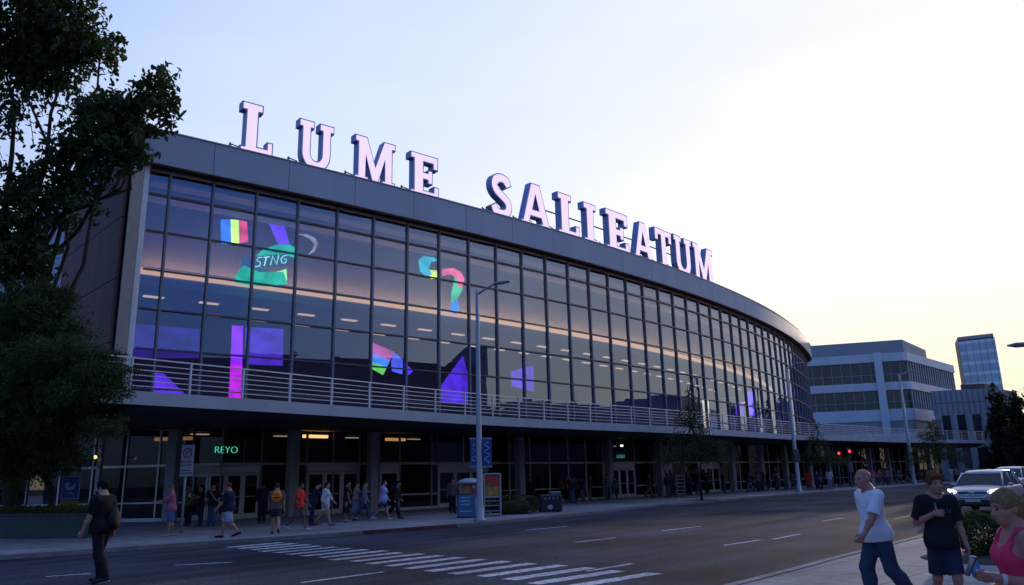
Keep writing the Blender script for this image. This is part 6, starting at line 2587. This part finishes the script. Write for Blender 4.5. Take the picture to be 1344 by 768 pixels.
NAVY, DARK, DENIM, GREY, WHITE = (.02, .025, .05), (.015, .015, .018), (.05, .08, .15), (.14, .14, .15), (.45, .46, .50)
R1, R2, R3 = .024, .028, .036
far = [
    # label, (px,py), height, heading, legs, kwargs
    ('person in pink patterned shirt and blue shorts beside the parking sign', (222, 704), 1.66, 100, STAND, dict(top=tee((.30, .09, .16), 1.0), bottom=pants((.05, .10, .22), .95), hair='hat', arms=((40, 8, 50), (10, 8, 20)), skin='tan', res=R1, shoes=(.3, .3, .32))),
    ('heavy man in dark jersey with white shoulder flashes and pale shorts', (298, 706), 1.72, 88, W_R, dict(top=tee((.016, .018, .035), .9), bottom=pants((.28, .31, .38), .95), girth=1.22, skin='ruddy', hairc='auburn', res=R1, shoes=(.015, .015, .015))),
    ('person walking away in shorts wearing a bright orange backpack', (361, 701), 1.66, 10, W_L, dict(top=tee((.10, .08, .07), .8), bottom=pants((.03, .03, .04), .7), skin='light', res=R1, hairc='brown', shoes=(.02, .02, .02))),
    ('man in bright red tee and grey shorts walking along the doors', (391, 697), 1.68, -95, W_L, dict(top=tee((.60, .035, .025), .9), bottom=pants((.12, .10, .10), .95), skin='brown', hairc='black', res=R1, shoes=(.4, .4, .4))),
    ('person in dark clothes leaning forward right behind the red tee', (409, 690), 1.66, -70, STAND, dict(top=tee((.03, .025, .05), .9), bottom=pants(NAVY), lean=16, arms=((45, 10, 30), (40, 10, 30)), res=R2, hairc='black')),
    ('bare-legged woman in a long white shirt by the second doors', (426, 690), 1.66, -100, W_R, dict(sex='f', top=tee(WHITE, 1.6, .33, flare=.085, name='long_shirt'), bottom=None, hair='long', res=R1, shoes=(.15, .1, .08))),
    ('woman in a black dress with a yellow strap by the second doors', (454, 685), 1.66, -80, STAND, dict(sex='f', top=tee((.015, .014, .016), .5, .22, flare=.10, name='dress'), bottom=None, hair='long', hairc='black', res=R1, skin='tan', shoes=(.3, .25, .2))),
    ('woman in a pink top and pale grey skirt beside the black dress', (466, 683), 1.60, -60, STAND, dict(sex='f', top=tee((.36, .25, .25), .5, .54), bottom=dict(col=(.20, .24, .28), skirt=.20, flare=.11, name='skirt'), hair='bun', res=R2, arms=((50, 10, 60), (45, 10, 60)))),
    ('man in denim shirt and flared blue jeans near the column', (477, 683), 1.66, -85, W_L, dict(top=tee((.12, .14, .19), 1.6), bottom=pants((.045, .075, .16)), res=R2, hairc='brown', shoes=(.4, .4, .42))),
    ('person in shiny pale blue top over navy walking past middle doors', (502, 683), 1.70, -92, W_L, dict(sex='f', top=tee((.25, .33, .62), .2, .42, name='top'), bottom=pants((.03, .04, .10), .8), hair='long', hairc='brown', res=R1, shoes=(.4, .4, .4))),
    ('dark-clothed person with a rucksack striding right past middle doors', (518, 681), 1.66, -92, W_R, dict(top=tee(DARK, 1.8), bottom=pants(DARK), lean=12, res=R2, hairc='black', skin='tan')),
    ('person all in black standing by the first column', (343, 687), 1.70, 30, STAND, dict(top=tee(DARK, 1.9), bottom=pants(DARK), res=R2, hairc='black', skin='dark')),
    ('person in a dark green top waiting at the leftmost doors', (246, 690), 1.66, 160, STAND, dict(top=tee((.03, .12, .025), .9), bottom=pants(DARK), res=R2, hairc='black', skin='brown')),
    ('person in black looking down at a white phone by leftmost doors', (262, 691), 1.62, 150, STAND, dict(top=tee(DARK, .9), bottom=pants(NAVY), res=R2, hair='long', hairc='black', arms=((50, 8, 60), (50, 8, 60)), skin='tan', sex='f')),
    ('person in black with a pale bag strap beside leftmost doors', (277, 691), 1.68, 190, STAND, dict(top=tee((.02, .02, .024), .9), bottom=pants(DENIM), res=R2, hairc='black', skin='light')),
    ('person in a plaid shirt waiting beside the blue kiosk', (594, 674), 1.70, 200, STAND, dict(top=tee((.10, .07, .075), 1.8), bottom=pants(DARK), res=R2, hairc='black', skin='tan')),
    ('person in dark clothes standing just past the hedge', (697, 664), 1.70, 170, STAND, dict(top=tee(DARK, 1.8), bottom=pants(DARK), res=R3, hairc='black', skin='brown')),
    ('person in a pale blotched top at the left of the far group', (735, 658), 1.68, 150, STAND, dict(top=tee((.16, .15, .17), .9), bottom=pants(DARK), res=R3, hairc='black', skin='tan')),
    ('person in a red top in the group by far doors', (745, 658), 1.70, 170, STAND, dict(top=tee((.30, .03, .03), .9), bottom=pants(NAVY), res=R3, hairc='brown')),
    ('person in a white and magenta top in the group by far doors', (755, 657), 1.70, 190, STAND, dict(top=tee((.34, .16, .24), .9), bottom=pants(DARK), res=R3, hair='long', hairc='brown', sex='f')),
    ('person in grey with bare legs at the right of the far group', (764, 657), 1.70, 200, W_L, dict(top=tee((.14, .13, .14), .9), bottom=pants(DARK, .8), res=R3, hairc='black')),
    ('person leaning by the glass of the far four-leaf doors', (806, 655), 1.66, -60, W_R, dict(top=tee((.14, .15, .19), .8), bottom=pants(NAVY), res=R3, lean=14, hairc='black')),
    ('person in dark top with a bright red bag beside the small tree', (872, 650), 1.68, 180, STAND, dict(top=tee(DARK, .9), bottom=pants(DARK), res=R3, hairc='black', skin='tan')),
    ('person in a navy striped top just left of the small tree', (883, 650), 1.72, 200, STAND, dict(top=tee((.04, .05, .12), .9), bottom=pants(DARK), res=R3, hairc='black')),
    ('person in dark coat close to the trunk of the small tree', (893, 650), 1.68, 170, STAND, dict(top=tee((.05, .04, .05), 1.8), bottom=pants(DARK), res=R3, hairc='black')),
    ('person carrying a pale blue bag right by the small tree', (900, 649), 1.66, 160, STAND, dict(top=tee((.12, .06, .06), .9), bottom=pants((.20, .25, .30)), res=R3, hairc='brown', sex='f', hair='long')),
    ('person in a black and white top before the slatted rack', (965, 644), 1.72, 180, STAND, dict(top=tee((.32, .32, .34), .9), bottom=pants(DARK), res=R3, hairc='black', skin='dark')),
    ('person in dark brown standing left of the white-shirted man', (1001, 644), 1.70, 170, STAND, dict(top=tee((.05, .035, .035), .9), bottom=pants((.08, .07, .07)), res=R3, hairc='black', skin='tan')),
    ('person in black close behind the dark brown one', (1008, 643), 1.74, 150, STAND, dict(top=tee(DARK, .9), bottom=pants((.07, .06, .06)), res=R3, hairc='black')),
    ('man in a white shirt and dark trousers left of middle lamp', (1020, 643), 1.72, 185, STAND, dict(top=tee(WHITE, 1.7), bottom=pants((.03, .025, .05)), res=R3, hairc='black', skin='tan')),
    ('person in beige standing right before the middle lamp post', (1040, 641), 1.68, 185, STAND, dict(top=tee((.20, .17, .16), .9), bottom=pants(DARK), res=R3, hairc='black')),
    ('large person in a bright red dress right of middle lamp', (1063, 643), 1.74, 190, STAND, dict(sex='f', girth=1.35, top=tee((.62, .02, .02), .9, .24, flare=.12, name='dress'), bottom=None, res=R3, hair='bun', hairc='black', skin='dark')),
    ('person in dark blue standing right of the red dress', (1074, 643), 1.66, 170, STAND, dict(top=tee(NAVY, .9), bottom=pants(NAVY), res=R3, hairc='black')),
    ('tall man in a white shirt and pale jeans on far pavement', (1090, 642), 1.80, 175, STAND, dict(top=tee((.55, .57, .62), 1.7), bottom=pants((.22, .27, .36)), res=R3, hairc='black', skin='dark')),
    ('person in a pink top and white trousers, left of three in pink', (1147, 638), 1.72, 185, STAND, dict(top=tee((.34, .10, .12), .9), bottom=pants((.34, .34, .36)), res=R3, hairc='black')),
    ('person in a red-pink top, middle of three in pink', (1156, 637), 1.74, 180, W_L, dict(top=tee((.38, .08, .10), .9), bottom=pants((.16, .16, .18)), res=R3, hairc='brown')),
    ('person in a dull pink shirt, right of three in pink', (1166, 637), 1.72, 175, STAND, dict(top=tee((.28, .10, .13), .9), bottom=pants((.05, .05, .06)), res=R3, hairc='black', skin='tan')),
    ('person in grey-green walking right of the three in pink', (1178, 636), 1.70, -90, W_R, dict(top=tee((.14, .15, .13), .9), bottom=pants((.06, .06, .06)), res=R3, hairc='black')),
    ('person in white standing under the canopy beyond the silver car', (1247, 631), 1.72, 180, STAND, dict(top=tee((.40, .42, .44), .9), bottom=pants((.40, .40, .42)), res=.045, hairc='black')),
    ('person in a yellow-green top near the far end of the canopy', (1253, 631), 1.72, 180, STAND, dict(top=tee((.18, .20, .12), .9), bottom=pants(DARK), res=.045, hairc='black')),
    ('person in a tan coat near the far end of the canopy', (1268, 630), 1.74, 180, STAND, dict(top=tee((.22, .14, .11), 1.8), bottom=pants((.06, .05, .05)), res=.045, hairc='brown')),
]
DK = 'dark-clothed person in the crowd in deep shade under the canopy'
for px_ in (703, 728, 741, 750, 760, 771, 822, 846, 867, 878, 888, 905, 930, 948, 957, 972, 984, 994, 1013, 1030, 1046, 1080, 1101, 1122, 1136, 1141, 1151, 1161, 1172, 1186, 1205, 1215):
    c_ = rng.choice([(.03, .03, .035), (.05, .04, .04), (.02, .03, .06), (.10, .09, .09), (.07, .03, .03), (.12, .13, .15)])
    far.append((DK, (px_, None), rng.uniform(1.6, 1.8), rng.uniform(0, 360), rng.choice([STAND, STAND, W_L, W_R]),
                dict(top=tee(c_, rng.choice([.8, 1.8])), bottom=pants(rng.choice([DARK, NAVY, DENIM, GREY])), res=.042, hairc=rng.choice(['black', 'brown']), skin=rng.choice(['light', 'tan', 'brown']), sex=rng.choice('mf'), hair=rng.choice(['short', 'long']))))
infos = {}
for k, (lab, (px, py), h_, hd, lg, kw) in enumerate(far):
    if py is None:
        s_ = s_of_px(px)
        a_ = walk(WALL, s_, SW)
        off_ = rng.uniform(1.3, 3.6)
        l3 = (a_[0] + math.sin(a_[2]) * off_, a_[1] - math.cos(a_[2]) * off_, .1)
    else:
        l3 = ped(px, py)
    if py is not None and l3[1] > 86:
        l3 = ped(px, py, 86 + (k % 3))
    kw.setdefault('arms', ((rng.uniform(5, 25), 9, 18), (rng.uniform(-20, 5), 9, 14)))
    o_, i_ = person(lab, l3, hd + rng.uniform(-8, 8), h_, legs=lg, seed=k + 20, group=GW if py else 'crowd in the shade under the canopy', head=(rng.uniform(-20, 20), -4), **kw)
    infos[px] = (l3, math.degrees(o_.rotation_euler[2]), i_)

# things they carry
l3, hd, i_ = infos[361]
T = Field()
bc = i_['U']((0, -.105, .735))
T.ell(bc, (.17, .10, .19), .02)
bk = loose('backpack', 'bright orange backpack on the person walking away', 'backpack', T, .02, cloth((.75, .20, .02), .6), l3, hd, bc - np.array([0, 0, .2]))
MB().tube([(-.08, .11, .33), (-.08, .2, .36), (-.08, .24, .2)], .018, 5).tube([(.08, .11, .33), (.08, .2, .36), (.08, .24, .2)], .018, 5).build('strap', cloth((.05, .04, .04)), bk)
MB().box((0, -.10, .17), (.2, .02, .05)).box((0, -.09, .26), (.16, .02, .03)).build('pocket_trim', cloth((.10, .05, .03)), bk)
l3, hd, i_ = infos[518]
T = Field()
bc = i_['U']((0, -.115, .73))
T.ell(bc, (.16, .11, .21), .02)
bk = loose('backpack', 'black rucksack on the dark person striding right', 'backpack', T, .025, cloth((.014, .014, .016), .7), l3, hd, bc - np.array([0, 0, .2]))
MB().tube([(-.08, .11, .33), (-.08, .2, .36), (-.08, .24, .2)], .018, 5).build('strap', cloth((.05, .04, .04)), bk)


def tote(px, label, col, size=.16, side=0):
    l3, hd, i_ = infos[px]
    w_ = i_['arms'][side][2] + np.array([0, .03, -.10])
    T = Field()
    c_ = w_ + np.array([0, 0, -size * 1.5])
    T.ell(c_, (size * .55, size * .95, size * 1.1), .02)
    o = loose('carrier_bag', label, 'bag', T, .022, cloth(col, .5), l3, hd, c_ - np.array([0, 0, size]), None, .004)
    MB().tube([(0, -size * .5, size * 1.7), (0, -size * .2, size * 2.5), (0, size * .2, size * 2.5), (0, size * .5, size * 1.7)], .010, 5).build('handle', cloth(col, .5), o)


tote(409, 'shiny light blue carrier bag held before the second doors', (.12, .42, .70), .15, 0)
tote(872, 'bright red carrier bag held beside the small tree', (.60, .05, .03), .20, 1)
tote(900, 'pale carrier bag held to the right of the small tree', (.34, .38, .44), .2, 0)
# shoulder flashes, straps and similar on garments
l3, hd, i_ = infos[298]
fl = MB()
for q in (-1, 1):
    for dx in (0, .05):
        a = i_['U']((q * (.072 + dx * .5), .07 - dx * .3, .800))
        fl.box(tuple(a + np.array([0, .035, .01])), (.05, .03, .035), .4 * q)
fl.build('shoulder_flash', cloth((.50, .52, .56)), i_['obj'])
l3, hd, i_ = infos[454]
sb_ = MB().tube([tuple(p) for p in catmull([tuple(i_['U'](q)) for q in ((.075, .04, .835), (.03, .10, .76), (-.04, .10, .66), (-.10, .05, .58))], 4)], .018, 5)
o_ = sb_.build('bag_strap', cloth((.42, .30, .06)), i_['obj'], True)
l3, hd, i_ = infos[277]
sb_ = MB().tube([tuple(p) for p in catmull([tuple(i_['U'](q)) for q in ((.075, .04, .835), (.03, .09, .76), (-.04, .09, .66), (-.10, .05, .58))], 4)], .018, 5)
sb_.build('bag_strap', cloth((.35, .35, .37)), i_['obj'], True)
l3, hd, i_ = infos[262]
w_ = (i_['arms'][0][2] + i_['arms'][1][2]) / 2 + np.array([0, .09, .03])
ph = MB().box((0, 0, 0), (.09, .02, .15), 0, .006)
o_ = ph.build('mobile_phone', mat('white_phone', (.45, .45, .46), .3))
o_.location = to_world(l3, hd, w_)
o_.rotation_euler = (0, 0, rad(hd))
prop(o_, 'white phone held up by the person in black at leftmost doors', 'phone')
